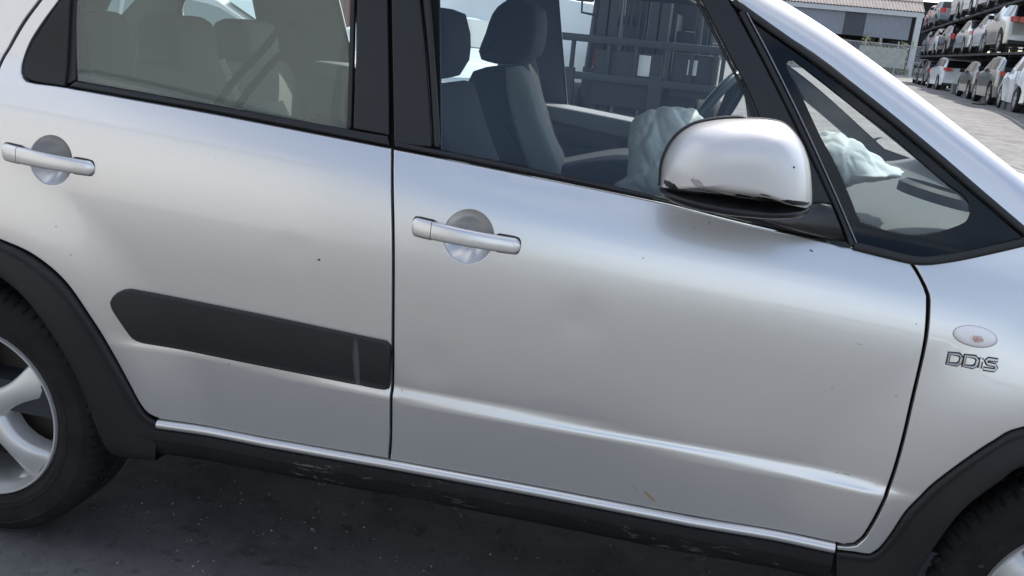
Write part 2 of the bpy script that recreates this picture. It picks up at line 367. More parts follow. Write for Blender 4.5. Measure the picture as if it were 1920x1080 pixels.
# inner frame behind the gaps, with window openings
rw = outline([(143, -30, 1), (142, 150, 1), (400, 196), (649, 241, 1), (657, -30, 1)], BODY)
rw[:, 1] = np.where(rw[:, 1] > 1.29, np.minimum(rw[:, 1], 9), rw[:, 1])
def top_extend(loop, zt, thresh):     # carry the openings on above the edge of the picture
    q = loop.copy(); return q
rear_win = outline([('w', .22, 1.44, 1), (142, 150, 1), (400, 196), (649, 241, 1), ('w', .86, 1.475, 1)], BODY)
front_win = outline([('w', 1.055, 1.475, 1), (826, 280, 1), (1000, 315), (1240, 368), (1450, 412, 1), (1425, 240), (1385, 140), (1320, 8), ('w', 1.545, 1.475, 1)], BODY)
quarter_all = outline([(1398, 27, 1), (1468, 72), (1545, 130), (1655, 217), (1760, 303), (1840, 372), (1935, 452, 1), (1850, 470), (1780, 484), (1722, 488), (1660, 474), (1603, 460, 1), (1500, 235)], BODY)
shell_out = outline([('w', -.9, .55, 1), ('w', -.9, 1.0), ('w', -.75, 1.2, 1), ('w', -.42, 1.44), ('w', 0, 1.49, 1), ('w', 1.3, 1.50), ('w', 1.55, 1.475), (1460, 62, 1), (1560, 132), (1700, 240), (1930, 445, 1), ('w', 2.9, .90), ('w', 3.35, .72, 1), ('w', 3.35, .42, 1), ('w', 2.98, .40, 1)]
    +[('w', 2.5+.44*math.cos(a), .326+.44*math.sin(a)) for a in np.linspace(.25, math.pi-.3, 12)]+[('w', 2.05, .40, 1), ('w', .46, .40, 1)]
    +[('w', .44*math.cos(a), .326+.44*math.sin(a)) for a in np.linspace(.3, math.pi-.25, 12)]+[('w', -.5, .40, 1)], BODY, .03)
panel('inner_frame', shell_out, BODY, m_inner, car, holes=[inset(rear_win, -.004), inset(front_win, -.012), inset(quarter_all, .02)], step=.05, off=.042, roll=.002, depth=.01, gap=0)
# far side of the same body
far_side = outline([('w', -.10, 1.21, 1), ('w', -.13, 1.43, 1), ('w', -.34, 1.41, 1), ('w', -.42, 1.30), ('w', -.40, 1.23, 1)], BODY)
far_rear, far_front, far_q = inset(rear_win, .0), inset(front_win, 0), inset(quarter_all, .03)
m_pil = M('dark_grey_pillar_lining', (.10, .105, .105), .7)
m_farin = M('far_door_lining', (.022, .026, .034), .6, vary=.2)
farbody = panel('far_body_side', shell_out, BODY, m_silver, car, holes=[far_rear, far_front, far_q, far_side], step=.06, far=True, roll=.004, depth=.012)
far_in = panel('far_pillar_lining', shell_out, BODY, m_pil, car, holes=[inset(rear_win, -.006), inset(front_win, .0), inset(quarter_all, .05), inset(far_side, -.01)], step=.06, far=True, off=.03, roll=.006, depth=-.02)
# quarter panel, doors, fender
quarter = outline([('w', -.9, .6, 1), ('w', -.86, 1.0), ('w', -.72, 1.2), ('w', -.4, 1.45, 1), (160, -112, 1), (75, -2), (40, 45), (15, 90), (-2, 120), (-28, 190), (-41, 280), (-38, 370), (-10, 446, 1)]
    +[('w', .478*math.cos(a), .326+.478*math.sin(a)) for a in np.linspace(1.33, 2.9, 9)]+[('w', -.52, .42, 1), ('w', -.9, .45, 1)], BODY)
panel('rear_quarter_panel', quarter, BODY, m_silver, car, step=.03)
rdoor = empty('rear_door', parent=car); fdoor = empty('front_door', parent=car)
HR = [(c[0], c[2]) for c in (surf_at(95, 301, BODY), surf_at(878, 444, BODY))]
def circ(cx, cz, r, n=56): return np.array([(cx+r*math.cos(2*math.pi*i/n), cz+r*1.02*math.sin(2*math.pi*i/n)) for i in range(n)])
RC = .0515
rear_door = outline([(165, -112, 1), (80, -3), (45, 45), (19, 90), (2, 120), (-24, 190), (-37, 280), (-34, 370), (-6, 447, 1), (60, 477), (120, 526), (170, 596), (210, 661), (240, 716), (262, 757), (278, 776), (300, 786, 1), (500, 821), (728, 860, 1), (731, 800), (735, 600), (735, 430), (734, 278, 1),
    (600, 252), (400, 213), (250, 186), (120, 163), (62, 155), (44, 147), (41, 122), (55, 82), (80, 42), (111, 0), (196, -116, 1)], BODY)
panel('door_skin', rear_door, BODY, m_rdoor, rdoor, holes=[circ(*HR[0], RC-.0012)], step=.014)
front_door = outline([(737, 279, 1), (738, 430), (738, 600), (734, 800), (731, 862, 1), (1000, 911), (1300, 968), (1560, 1016), (1585, 1020), (1602, 1019), (1617, 1007), (1641, 968), (1667, 906), (1690, 830), (1708, 753), (1732, 647), (1738, 580), (1738, 555), (1725, 523), (1707, 492, 1),
    (1590, 462), (1400, 420), (1240, 380), (1000, 331), (850, 301)], BODY)
panel('door_skin', front_door, BODY, m_fdoor, fdoor, holes=[circ(*HR[1], RC-.0012)], step=.014)
fender = outline([(1711, 492, 1), (1728, 522), (1742, 553), (1743, 580), (1736, 647), (1712, 753), (1694, 830), (1671, 907), (1645, 970), (1621, 1010), (1606, 1023), (1590, 1025), (1568, 1023, 1), (1568, 1032, 1), (1602, 1036), (1632, 1040), (1648, 1030), (1671, 1002), (1699, 960), (1727, 931), (1754, 905), (1810, 863), (1865, 827), (1920, 802)]
    +[('w', 2.5+.47*math.cos(a), .326+.47*math.sin(a)) for a in np.linspace(1.75, .2, 9)]+[('w', 3.0, .40, 1), ('w', 3.35, .45, 1), ('w', 3.32, .70), ('w', 2.9, .90), ('w', 2.45, 1.03), ('w', 2.28, 1.06), (1925, 446), (1850, 468), (1780, 483), (1745, 489)], BODY)
panel('front_fender', fender, BODY, m_silver, car, step=.015)
# sill: bright painted roll under the doors and black cladding below
def sill_line(): return [surf_at(*q, BODY) for q in ((296, 789), (500, 824), (728, 864), (1000, 914), (1300, 972), (1566, 1021))]
SLN = np.array(sill_line()); sx_ = np.linspace(SLN[0, 0], SLN[-1, 0], 60); sz_ = np.interp(sx_, SLN[:, 0], SLN[:, 2])
def loft_x(name, prof, mat, parent, x=sx_, z=sz_, extra=0):
    V, F = [], []; k = len(prof)
    for i, (a, b) in enumerate(zip(x, z)):
        yb = float(BODY(a, b))
        for (dy, dz) in prof: V.append((a, yb+dy, b+dz))
    for i in range(len(x)-1):
        for j in range(k-1): F.append((i*k+j, (i+1)*k+j, (i+1)*k+j+1, i*k+j+1))
    return mesh(name, V, F, mat, parent, sharp=40)
arc = [(.004-.0135*math.sin(a), -.0085+.0115*math.cos(a)) for a in np.linspace(-.1, math.pi, 10)]
loft_x('sill_flange', [(.02, .004)]+arc+[(.018, -.021)], m_silver, car)
loft_x('sill_cladding', [(.02, -.019), (-.002, -.0195), (-.007, -.023), (-.0085, -.036), (-.0085, -.044), (-.0055, -.0455), (-.0045, -.054), (-.001, -.070), (.006, -.084), (.018, -.091), (.05, -.095), (.3, -.097)], m_clad, car, x=np.concatenate([[.44], sx_]), z=np.concatenate([[sz_[0]], sz_]))
# wheel arch flares
def flare(name, outer, inner, cx, mat=m_black):
    def conv(l):
        P = [np.array([q[1], q[2]]) if q[0] == 'w' else surf_at(q[0], q[1], BODY)[[0, 2]] for q in l]
        return catmull(P, [True]+[False]*(len(P)-2)+[True], .008)
    def res(c, n):
        d = np.concatenate([[0], np.cumsum(np.linalg.norm(np.diff(c, axis=0), axis=1))]); s = np.linspace(0, d[-1], n)
        return np.stack([np.interp(s, d, c[:, 0]), np.interp(s, d, c[:, 1])], 1)
    O, I = res(conv(outer), 110), res(conv(inner), 110); V, F = [], []
    prof = [(0, .012), (0, -.001), (.012, -.0065), (.05, -.0095), (.10, -.010), (.16, -.0085), (.20, -.009), (.35, -.013), (.6, -.0165), (.84, -.018), (.93, -.0165), (.98, -.011), (1.0, -.002), (1.01, .05), (1.02, .10)]
    for q_, (o, i) in enumerate(zip(O, I)):
        tp_ = 1-.55*float(smooth((q_/109-.86)/.14))
        for t, dy in prof:
            dy = dy*tp_ if t <= 1 else dy
            p = o+(i-o)*t; V.append((p[0], float(BODY(o[0]+(i[0]-o[0])*min(t, .3), o[1]+(i[1]-o[1])*min(t, .3)))+dy, p[1]))
    k = len(prof)
    for a in range(len(O)-1):
        for j in range(k-1): F.append((a*k+j, a*k+j+1, (a+1)*k+j+1, (a+1)*k+j))
    return mesh(name, V, F, mat, car, sharp=50)
flare('wheel_arch_flare', [('w', .475*math.cos(a), .326+.475*math.sin(a)) for a in np.linspace(3.1, 1.4, 9)]+[(0, 452), (60, 482), (120, 531), (170, 600), (210, 665), (240, 720), (262, 762), (277, 781), (297, 792)],
      [('w', .40*math.cos(a), .326+.40*math.sin(a)) for a in np.linspace(3.1, 1.4, 9)]+[(0, 512), (60, 560), (120, 640), (160, 712), (190, 790), (212, 838), (240, 853), (297, 861)], 0)
flare('wheel_arch_flare', [('w', 2.5+.465*math.cos(a), .326+.465*math.sin(a)) for a in np.linspace(.1, 1.75, 9)]+[(1920, 803), (1865, 828), (1810, 864), (1754, 906), (1727, 932), (1699, 961), (1671, 1003), (1650, 1030), (1632, 1041), (1602, 1038), (1568, 1034)],
      [('w', 2.5+.395*math.cos(a), .326+.395*math.sin(a)) for a in np.linspace(.1, 1.75, 9)]+[(1920, 868), (1860, 905), (1800, 950), (1760, 1000), (1722, 1060), (1700, 1090), (1660, 1105), (1568, 1100)], 2.5)
# wheel wells
for cx in (0, 2.5):
    V, F = [], []
    for i in range(25):
        a = math.pi*i/24
        for y in (.035, .42): V.append((cx+.455*math.cos(a), y, .326+.455*math.sin(a)))
    for i in range(24): F.append((2*i, 2*i+1, 2*i+3, 2*i+2))
    V += [(cx-.46, .42, .30), (cx+.46, .42, .30), (cx+.46, .42, .80), (cx-.46, .42, .80)]; F.append((50, 51, 52, 53))
    mesh('wheel_well', V, F, m_dark, car)
# ------------------------------------------------------------------ wheels
def lathe_y(prof, cx, cz, seg, rmod=None):
    V, F = [], []; k = len(prof)
    for i in range(seg):
        a = 2*math.pi*i/seg
        for j, (r, y) in enumerate(prof):
            rr = r+(rmod(i, j) if rmod else 0); V.append((cx+rr*math.cos(a), y, cz+rr*math.sin(a)))
    for i in range(seg):
        for j in range(k-1): F.append((i*k+j, i*k+j+1, ((i+1) % seg)*k+j+1, ((i+1) % seg)*k+j))
    return V, F
def wheel(cx, cz, y0, rot=0):
    w = empty('wheel', parent=car)
    tp = [(.205, .022), (.212, .010), (.222, .004), (.236, -.0035), (.238, -.0055), (.245, -.006), (.252, -.0078), (.254, -.0065), (.272, -.0085), (.288, -.0065), (.290, -.0080), (.296, -.0055), (.306, .002), (.311, .004), (.3175, .013), (.3225, .022)]
    side = len(tp)
    for (a, b) in ((.030, .052), (.060, .090), (.098, .128), (.136, .158)):
        tp += [(.3245, a), (.3245, b), (.3165, b+.0015), (.3165, b+.0065)]
    tp += [(.3225, .172), (.318, .182), (.306, .192), (.27, .203), (.22, .195)]
    def rmod(i, j):
        if j < side-3 or j > len(tp)-5: return 0
        return -.0055 if i % 5 == (j//4) % 5 else 0
    V, F = lathe_y([(r, y0+y) for r, y in tp], cx, cz, 360, rmod)
    mesh('tyre', V, F, m_tyre, w, sharp=35)
    rim = [(.217, y0+.016), (.2175, y0+.004), (.215, y0-.001), (.2105, y0-.0005), (.208, y0+.004), (.2065, y0+.014), (.200, y0+.022), (.195, y0+.05), (.19, y0+.14), (.20, y0+.18)]
    V, F = lathe_y(rim, cx, cz, 120)
    mesh('rim', V, F, m_rim, w, sharp=50)
    for s in range(5):
        a0 = rot+s*2*math.pi/5; V, F = [], []
        rs = np.linspace(.03, .2015, 14)
        for r in rs:
            q = (r-.03)/.173; hw = .040-.013*math.sin(math.pi*min(q*1.15, 1))+.006*q**5; yc = y0+.016-.012*math.sin(q*math.pi*.9)+.012*q**3
            for (c, dy) in ((-1.12, .05), (-1.08, .012), (-.92, .002), (-.5, -.004), (0, -.006), (.5, -.004), (.92, .002), (1.08, .012), (1.12, .05)):
                t = hw*c; ca, sa = math.cos(a0), math.sin(a0); V.append((cx+r*ca-t*sa, yc+dy, cz+r*sa+t*ca))
        for i in range(13):
            for j in range(8): F.append((i*9+j, i*9+j+1, (i+1)*9+j+1, (i+1)*9+j))
        mesh('spoke', V, F, m_rim, w, sharp=60)
    V, F = lathe_y([(0.0005, y0+.004), (.02, y0+.005), (.045, y0+.009), (.062, y0+.018), (.066, y0+.06)], cx, cz, 40); mesh('wheel_hub', V, F, m_rim, w)
    V, F = lathe_y([(.001, y0+.09), (.15, y0+.09), (.152, y0+.11)], cx, cz, 40); mesh('brake_disc', V, F, M('brake_disc', (.05, .04, .033), .6, .3), w, sharp=40)
    return w
wheel(0, .326, .035, rot=R(32.5)); wheel(2.5, .326, .035, rot=R(10))
for cx in (0, 2.5):
    V, F = lathe_y([(.2, 1.52), (.3, 1.53), (.326, 1.55), (.326, 1.70), (.3, 1.72), (.2, 1.72), (.01, 1.70)], cx, .326, 40); mesh('far_wheel', V, F, m_tyre, car, sharp=40)
# floor pan and underbody
box('underbody', -.85, 3.2, .6, 1.2, .30, .36, m_inner, car)
box('sill_inner', .45, 2.06, .02, .26, .345, .42, m_inner, car)
# ------------------------------------------------------------------ door handles
def handle(cx, cz, parent):
    y0 = float(BODY(cx, cz)); gx, gz = grad(BODY, cx, cz); gz = float(gz)
    # recess dish
    V, F = [], []; nr, na = 14, 48
    for i in range(nr+1):
        r = (RC+.0015)*i/nr; d = .032*(1-(i/nr)**2.5)+.0012
        for k in range(na):
            a = 2*math.pi*k/na; x, z = cx+r*math.cos(a), cz+r*1.02*math.sin(a); V.append((x, float(BODY(x, z))+d, z))
    for i in range(nr):
        for k in range(na): F.append((i*na+k, i*na+(k+1) % na, (i+1)*na+(k+1) % na, (i+1)*na+k))
    mesh('handle_recess', V, F, m_silver, parent)
    tilt = R(-3.2)
    def bar(name, x0, x1, mat, grow=0, y_in=0, arch=.034, h0=.0172, endr=(1, 1)):
        V, F = [], []; N = 26; K = 16
        for i in range(N):
            t = i/(N-1); s = x0+(x1-x0)*(.5-.5*math.cos(math.pi*t)) if True else 0
            e = 1.0
            if endr[0]: e = min(e, math.sqrt(max(0, 1-(1-min(1, (s-x0)/.012))**2)))
            if endr[1]: e = min(e, math.sqrt(max(0, 1-(1-min(1, (x1-s)/.012))**2)))
            u = s/.105; hh = (h0+grow-.0015*u)*max(e, .04)
            out = arch*(1-.62*u*u)+y_in; thick = .013+grow
            for k in range(K):
                a = 2*math.pi*k/K; cy = math.cos(a); sy = math.sin(a)
                zz = hh*math.copysign(abs(sy)**.75, sy); yy = -thick*.5*math.copysign(abs(cy)**.8, cy)*max(e, .2)
                px_, pz_ = s, zz; X = cx-.0085+px_*1.04*math.cos(tilt)-pz_*math.sin(tilt)*0; Z = cz+.001+px_*math.sin(tilt)+pz_
                V.append((X, y0+gz*(Z-cz)*.8-out*.62+yy+.006, Z))
        for i in range(N-1):
            for k in range(K): F.append((i*K+k, (i+1)*K+k, (i+1)*K+(k+1) % K, i*K+(k+1) % K))
        F.append(tuple(range(K))[::-1]); F.append(tuple((N-1)*K+k for k in range(K)))
        return mesh(name, V, F, mat, parent, sharp=60)
    bar('handle', -.0622, .1115, m_silver, endr=(0, 1))
    bar('lock_cover', -.1060, -.0636, m_silver, endr=(1, 0))
    bar('handle_gasket', -.1090, -.052, m_rubber, grow=.0026, y_in=-.010)
    bar('handle_gasket', .058, .1150, m_rubber, grow=.0026, y_in=-.010)
handle(*HR[0], rdoor); handle(*HR[1], fdoor)
# ------------------------------------------------------------------ black trims and windows
def P(name, px, mat, parent, off=0, roll=.003, depth=.010, step=.02, gap=.0012, holes=()):
    return panel(name, outline(px, BODY, .01, off), BODY, mat, parent, off=off, roll=roll, depth=depth, step=step, gap=gap, holes=holes)
P('corner_trim', [(198, -116, 1), (113, 0), (83, 44), (58, 84), (44, 122), (47, 145), (64, 154), (121, 163, 1), (129, 60), (132, 0), (139, -116, 1)], m_black, rdoor, -.002)
P('window_run_seal', [(140, -116, 1), (133, 0), (130, 60), (123, 160, 1), (142, 151, 1), (142, 60), (144, 0), (152, -116, 1)], m_rubber, rdoor, .006, roll=.002)
P('belt_moulding', [(123, 163, 1), (141, 151, 1), (400, 197), (648, 241), (661, 243, 1), (727, 254, 1), (732, 276, 1), (600, 250), (400, 211), (250, 185)], m_trim, rdoor, -.005, roll=.005)
P('window_run_seal', [(660, -116, 1), (655, 0), (653, 80), (648, 240, 1), (659, 243, 1), (664, 80), (666, 0), (669, -116, 1)], m_rubber, rdoor, .002, roll=.003)
P('pillar_trim', [(671, -116, 1), (668, 0), (666, 80), (660, 243, 1), (730, 256, 1), (729, 120), (727, 0), (725, -116, 1)], m_trim, rdoor, -.003, roll=.004)
P('pillar_trim', [(730, -116, 1), (732, 0), (734, 120), (736, 272, 1), (810, 278, 1), (799, 110), (788, 0), (775, -116, 1)], m_trim, fdoor, -.003, roll=.004)
P('window_run_seal', [(777, -116, 1), (790, 0), (801, 110), (811, 277, 1), (825, 280, 1), (815, 120), (806, 0), (796, -116, 1)], m_rubber, fdoor, 0, roll=.005)
P('belt_moulding', [(737, 263, 1), (826, 281), (1000, 316), (1240, 368), (1420, 405, 1), (1510, 430, 1), (1592, 461, 1), (1400, 418), (1240, 378), (1000, 329), (850, 299), (737, 277, 1)], m_trim, fdoor, -.005, roll=.005)
# front door frame running down to the mirror corner
P('window_frame', [('w', 1.535, 1.50, 1), (1313, 0), (1375, 120), (1412, 195), (1445, 300), (1452, 412, 1), (1520, 432), (1589, 457, 1), (1570, 400), (1500, 250), (1440, 130), (1378, 15), (1366, -3), ('w', 1.62, 1.50, 1)], m_trim, fdoor, -.004, roll=.004, step=.014)
P('window_run_seal', [('w', 1.52, 1.50, 1), (1302, 0), (1364, 120), (1400, 195), (1432, 300), (1440, 405, 1), (1451, 408, 1), (1443, 300), (1411, 195), (1374, 120), (1312, 0), ('w', 1.533, 1.50, 1)], m_rubber, fdoor, .004, roll=.002)
# windows
def G(name, loop, mat, parent, off=.010, **k): return panel(name, loop, BODY, mat, parent, off=off, lip=False, step=.05, gap=-.004, **k)
G('window_glass', rear_win, m_glassR, rdoor, .009); G('window_glass', front_win, m_glassF, fdoor, .009)
qw = empty('quarter_window', parent=car)
clear = outline([(1473, 122), (1478, 115), (1486, 114), (1498, 120), (1556, 164), (1593, 195), (1667, 250), (1764, 335), (1806, 366), (1818, 386), (1817, 404), (1799, 422), (1717, 442), (1625, 421), (1610, 411), (1596, 375), (1565, 304), (1539, 257), (1503, 180), (1477, 132)], BODY, .006, .006)
panel('glass_border', inset(quarter_all, .003), BODY, m_frit, qw, holes=[clear], off=.006, roll=.0004, depth=.0012, gap=0)
panel('window_glass', clear, BODY, m_glassF, qw, off=.0065, lip=False, step=.04, gap=-.0002)
# rubber surround of the quarter window: a moulding swept round it
def sweep(name, px, r1, r2, mat, parent, off=0, closed=False, corners=None):
    P_ = [surf_at(q[0], q[1], BODY) for q in px]; C = [True]+[(len(q) > 2) for q in px[1:-1]]+[True]; c = catmull(P_, C, .01)
    V, F = [], []; K = 10
    for i in range(len(c)):
        t = c[min(i+1, len(c)-1)]-c[max(i-1, 0)]; t /= np.linalg.norm(t); gx_, gz_ = grad(BODY, c[i][0], c[i][2]); nn = np.array([gx_, -1, gz_]); nn /= np.linalg.norm(nn); s = np.cross(t, nn)
        for k in range(K):
            a = 2*math.pi*k/K; V.append(c[i]+s*r1*math.copysign(abs(math.cos(a))**.7, math.cos(a))+nn*(r2*math.copysign(abs(math.sin(a))**.8, math.sin(a))-off))
    for i in range(len(c)-1):
        for k in range(K): F.append((i*K+k, (i+1)*K+k, (i+1)*K+(k+1) % K, i*K+(k+1) % K))
    return mesh(name, V, F, mat, parent)
sweep('window_seal', [(1375, 2), (1398, 20), (1464, 67), (1545, 124), (1655, 209), (1760, 296), (1840, 365), (1935, 446)], .0072, .006, m_rubber, qw, -.001)
sweep('window_seal', [(1940, 449), (1850, 470), (1780, 484), (1722, 489), (1660, 476), (1600, 461)], .0085, .007, m_rubber, qw, -.001)
sweep('window_seal', [(1390, 22), (1440, 118), (1500, 240), (1560, 370), (1598, 460)], .0065, .006, m_trim, qw, -.001)
m_bright = M('grey_seal_edge', (.25, .25, .27), .3, .3)
sweep('bright_edge', [(1400, 26), (1446, 112), (1507, 236), (1566, 366), (1604, 456)], .0012, .002, m_bright, qw, -.007)
# ------------------------------------------------------------------ roof pillar band beside the windscreen
def pillar():
    inner = [(1330, -28), (1374, 3), (1462, 58), (1549, 115), (1655, 200), (1727, 259), (1809, 332), (1882, 396), (1975, 480)]
    outer = [(1386, -48), (1430, -20), (1514, 30), (1600, 88), (1712, 171), (1786, 228), (1858, 284), (1925, 338), (1990, 405)]
    def res(c, n):
        d = np.concatenate([[0], np.cumsum(np.linalg.norm(np.diff(c, axis=0), axis=1))]); s = np.linspace(0, d[-1], n)
        return np.stack([np.interp(s, d, c[:, k]) for k in range(3)], 1)
    I = catmull([surf_at(*q, BODY) for q in inner], [True]+[False]*7+[True], .01)
    O = []
    for (a, b), q in zip(inner, outer):
        yi = surf_at(a, b, BODY)[1]; O.append(at(q[0], q[1], yi+.062))
    O = catmull(O, [True]+[False]*7+[True], .01); I, O = res(I, 90), res(O, 90)
    V, F = [], []; K = 22
    for a, b in zip(I, O):
        d = b-a; gx_, gz_ = grad(BODY, a[0], a[2]); c1 = a+np.array([d[0], 0, d[2]])*.86; c1[1] = a[1]+gx_*d[0]*.86+gz_*d[2]*.86
        c2 = b-(b-np.array([b[0], c1[1], b[2]]))*.62
        V.append(a+np.array([0, .016, -.0]))
        for k in range(K):
            t = k/(K-1); V.append((1-t)**3*a+3*(1-t)**2*t*(a+(c1-a)*.85)+3*(1-t)*t*t*c2+t**3*b)
        V.append(b+np.array([.004, .02, -.006])); V.append(b+np.array([.004, .03, -.03]))
    k = K+3
    for i in range(len(I)-1):
        for j in range(k-1): F.append((i*k+j, (i+1)*k+j, (i+1)*k+j+1, i*k+j+1))
    mesh('roof_pillar', V, F, m_silver, car, sharp=60)
    return O
PO = pillar()
# roof, bonnet, screens
def sheet(name, A, B, mat, parent, n=8, bulge=(0, 0, 0), thick=0):
    """sheet between polylines A and B (same length) across the car"""
    V, F = [], []; m = len(A)
    for a, b in zip(A, B):
        for k in range(n+1):
            t = k/n; q = 4*t*(1-t); V.append(np.array(a)*(1-t)+np.array(b)*t+np.array(bulge)*q)
    for i in range(m-1):
        for k in range(n): F.append((i*(n+1)+k, i*(n+1)+k+1, (i+1)*(n+1)+k+1, (i+1)*(n+1)+k))
    return mesh(name, V, F, mat, parent)
def mir(p): return (p[0], FARY-p[1], p[2])
rl = [(-.45, .24, 1.46), (-.2, .215, 1.52), (.5, .20, 1.545), (1.2, .20, 1.545), (1.55, .205, 1.53), (1.70, .21, 1.505)]
sheet('roof', rl, [mir(p) for p in rl], m_silver, car, bulge=(0, 0, .06))
sheet('headliner', [(a, b, c-.035) for a, b, c in rl], [mir((a, b, c-.035)) for a, b, c in rl], m_liner, car, bulge=(0, 0, .05))
for far in (0, 1):
    rail = [(-.42, .155, 1.43), (0, .135, 1.485), (.5, .13, 1.50), (1.3, .13, 1.495), (1.62, .135, 1.47)]
    A = [mir(p) if far else p for p in rail]; B = [mir(p) if far else p for p in rl[:1]+rl[1:2]+rl[2:3]+rl[3:4]+[rl[5]]]
    sheet('roof_rail', A, B, m_silver, car, n=5, bulge=(0, 0, .012))
wsA = [tuple(p+np.array([.004, .03, -.03])) for p in PO[::12]]
sheet('windscreen', wsA, [mir(p) for p in wsA], m_glassW, car, n=10, bulge=(.07, 0, .0))
hA = [(2.26, .17, 1.105), (2.5, .15, 1.06), (2.9, .16, .97), (3.25, .22, .82), (3.42, .4, .66)]
sheet('bonnet', hA, [mir(p) for p in hA], m_silver, car, bulge=(.05, 0, .035))
sheet('bonnet_shoulder', [(p[0], float(BODY(p[0], z)), z) for p, z in zip(hA, (1.055, 1.005, .90, .76, .6))], hA, m_silver, car, n=4, bulge=(0, -.01, .01))
sheet('front_bumper', [(3.42, .35, .68), (3.5, .35, .5), (3.45, .35, .25)], [mir((3.42, .35, .68)), mir((3.5, .35, .5)), mir((3.45, .35, .25))], m_silver, car, bulge=(.1, 0, 0))
tg = [(-.5, .25, 1.46), (-.56, .25, 1.42), (-.78, .2, 1.08), (-.95, .15, .9), (-.98, .12, .45)]
sheet('tailgate', tg[2:], [mir(p) for p in tg[2:]], m_silver, car, bulge=(-.06, 0, 0)); sheet('rear_window_frame', tg[:2], [mir(p) for p in tg[:2]], m_silver, car, bulge=(-.06, 0, 0))
sheet('rear_screen', tg[1:3], [mir(p) for p in tg[1:3]], m_glassX, car, bulge=(-.06, 0, 0))
# ------------------------------------------------------------------ side moulding on the rear door
def moulding():
    px = [(223, 547), (234, 542), (246, 541), (262, 544, 1), (480, 587), (726, 639, 1), (733, 646), (733, 690), (731, 727), (722, 731, 1), (480, 683), (290, 646, 1), (268, 642), (252, 634), (242, 621), (228, 600, 1), (220, 588, 1), (213, 576), (210, 565), (214, 556)]
    loop = outline(px, BODY, .008)
    cz = lambda x: .5*(np.interp(x, [.38, 1.07], [.70, .655])+np.interp(x, [.38, 1.07], [.585, .585]))
    P_ = [surf_at(*q[:2], BODY) for q in px]
    def SM(x, z):
        zt = np.interp(x, [P_[3][0], P_[5][0]], [P_[3][2], P_[5][2]]); zl = np.interp(x, [P_[12][0], P_[9][0]], [P_[12][2], P_[9][2]])
        t = np.clip((z-zl)/(zt-zl), 0, 1)
        y = BODY(x, z)-.0095-.003*np.sin(np.pi*t)
        y = y+.0008*smooth((np.asarray(x)-.982)/.006)*(1-smooth((np.asarray(x)-.997)/.006))
        return np.minimum(y, BODY(x, z)-.003)+.002*smooth((np.asarray(x)-1.036)/.006)
    return panel('side_moulding', loop, SM, m_mould, rdoor, step=.008, roll=.005, depth=.016, gap=0)
m_mould = M('faded_black_moulding', (.014, .0155, .0165), .5, spec=.4, bump=.1, bscale=900, vary=.18, vscale=6)
spots(m_mould, [(.984, .635, .0075, .062, 4, (.045, .05, .049)), (.985, .63, .004, .05, 4, (.07, .075, .072))], 90, .10)
moulding()
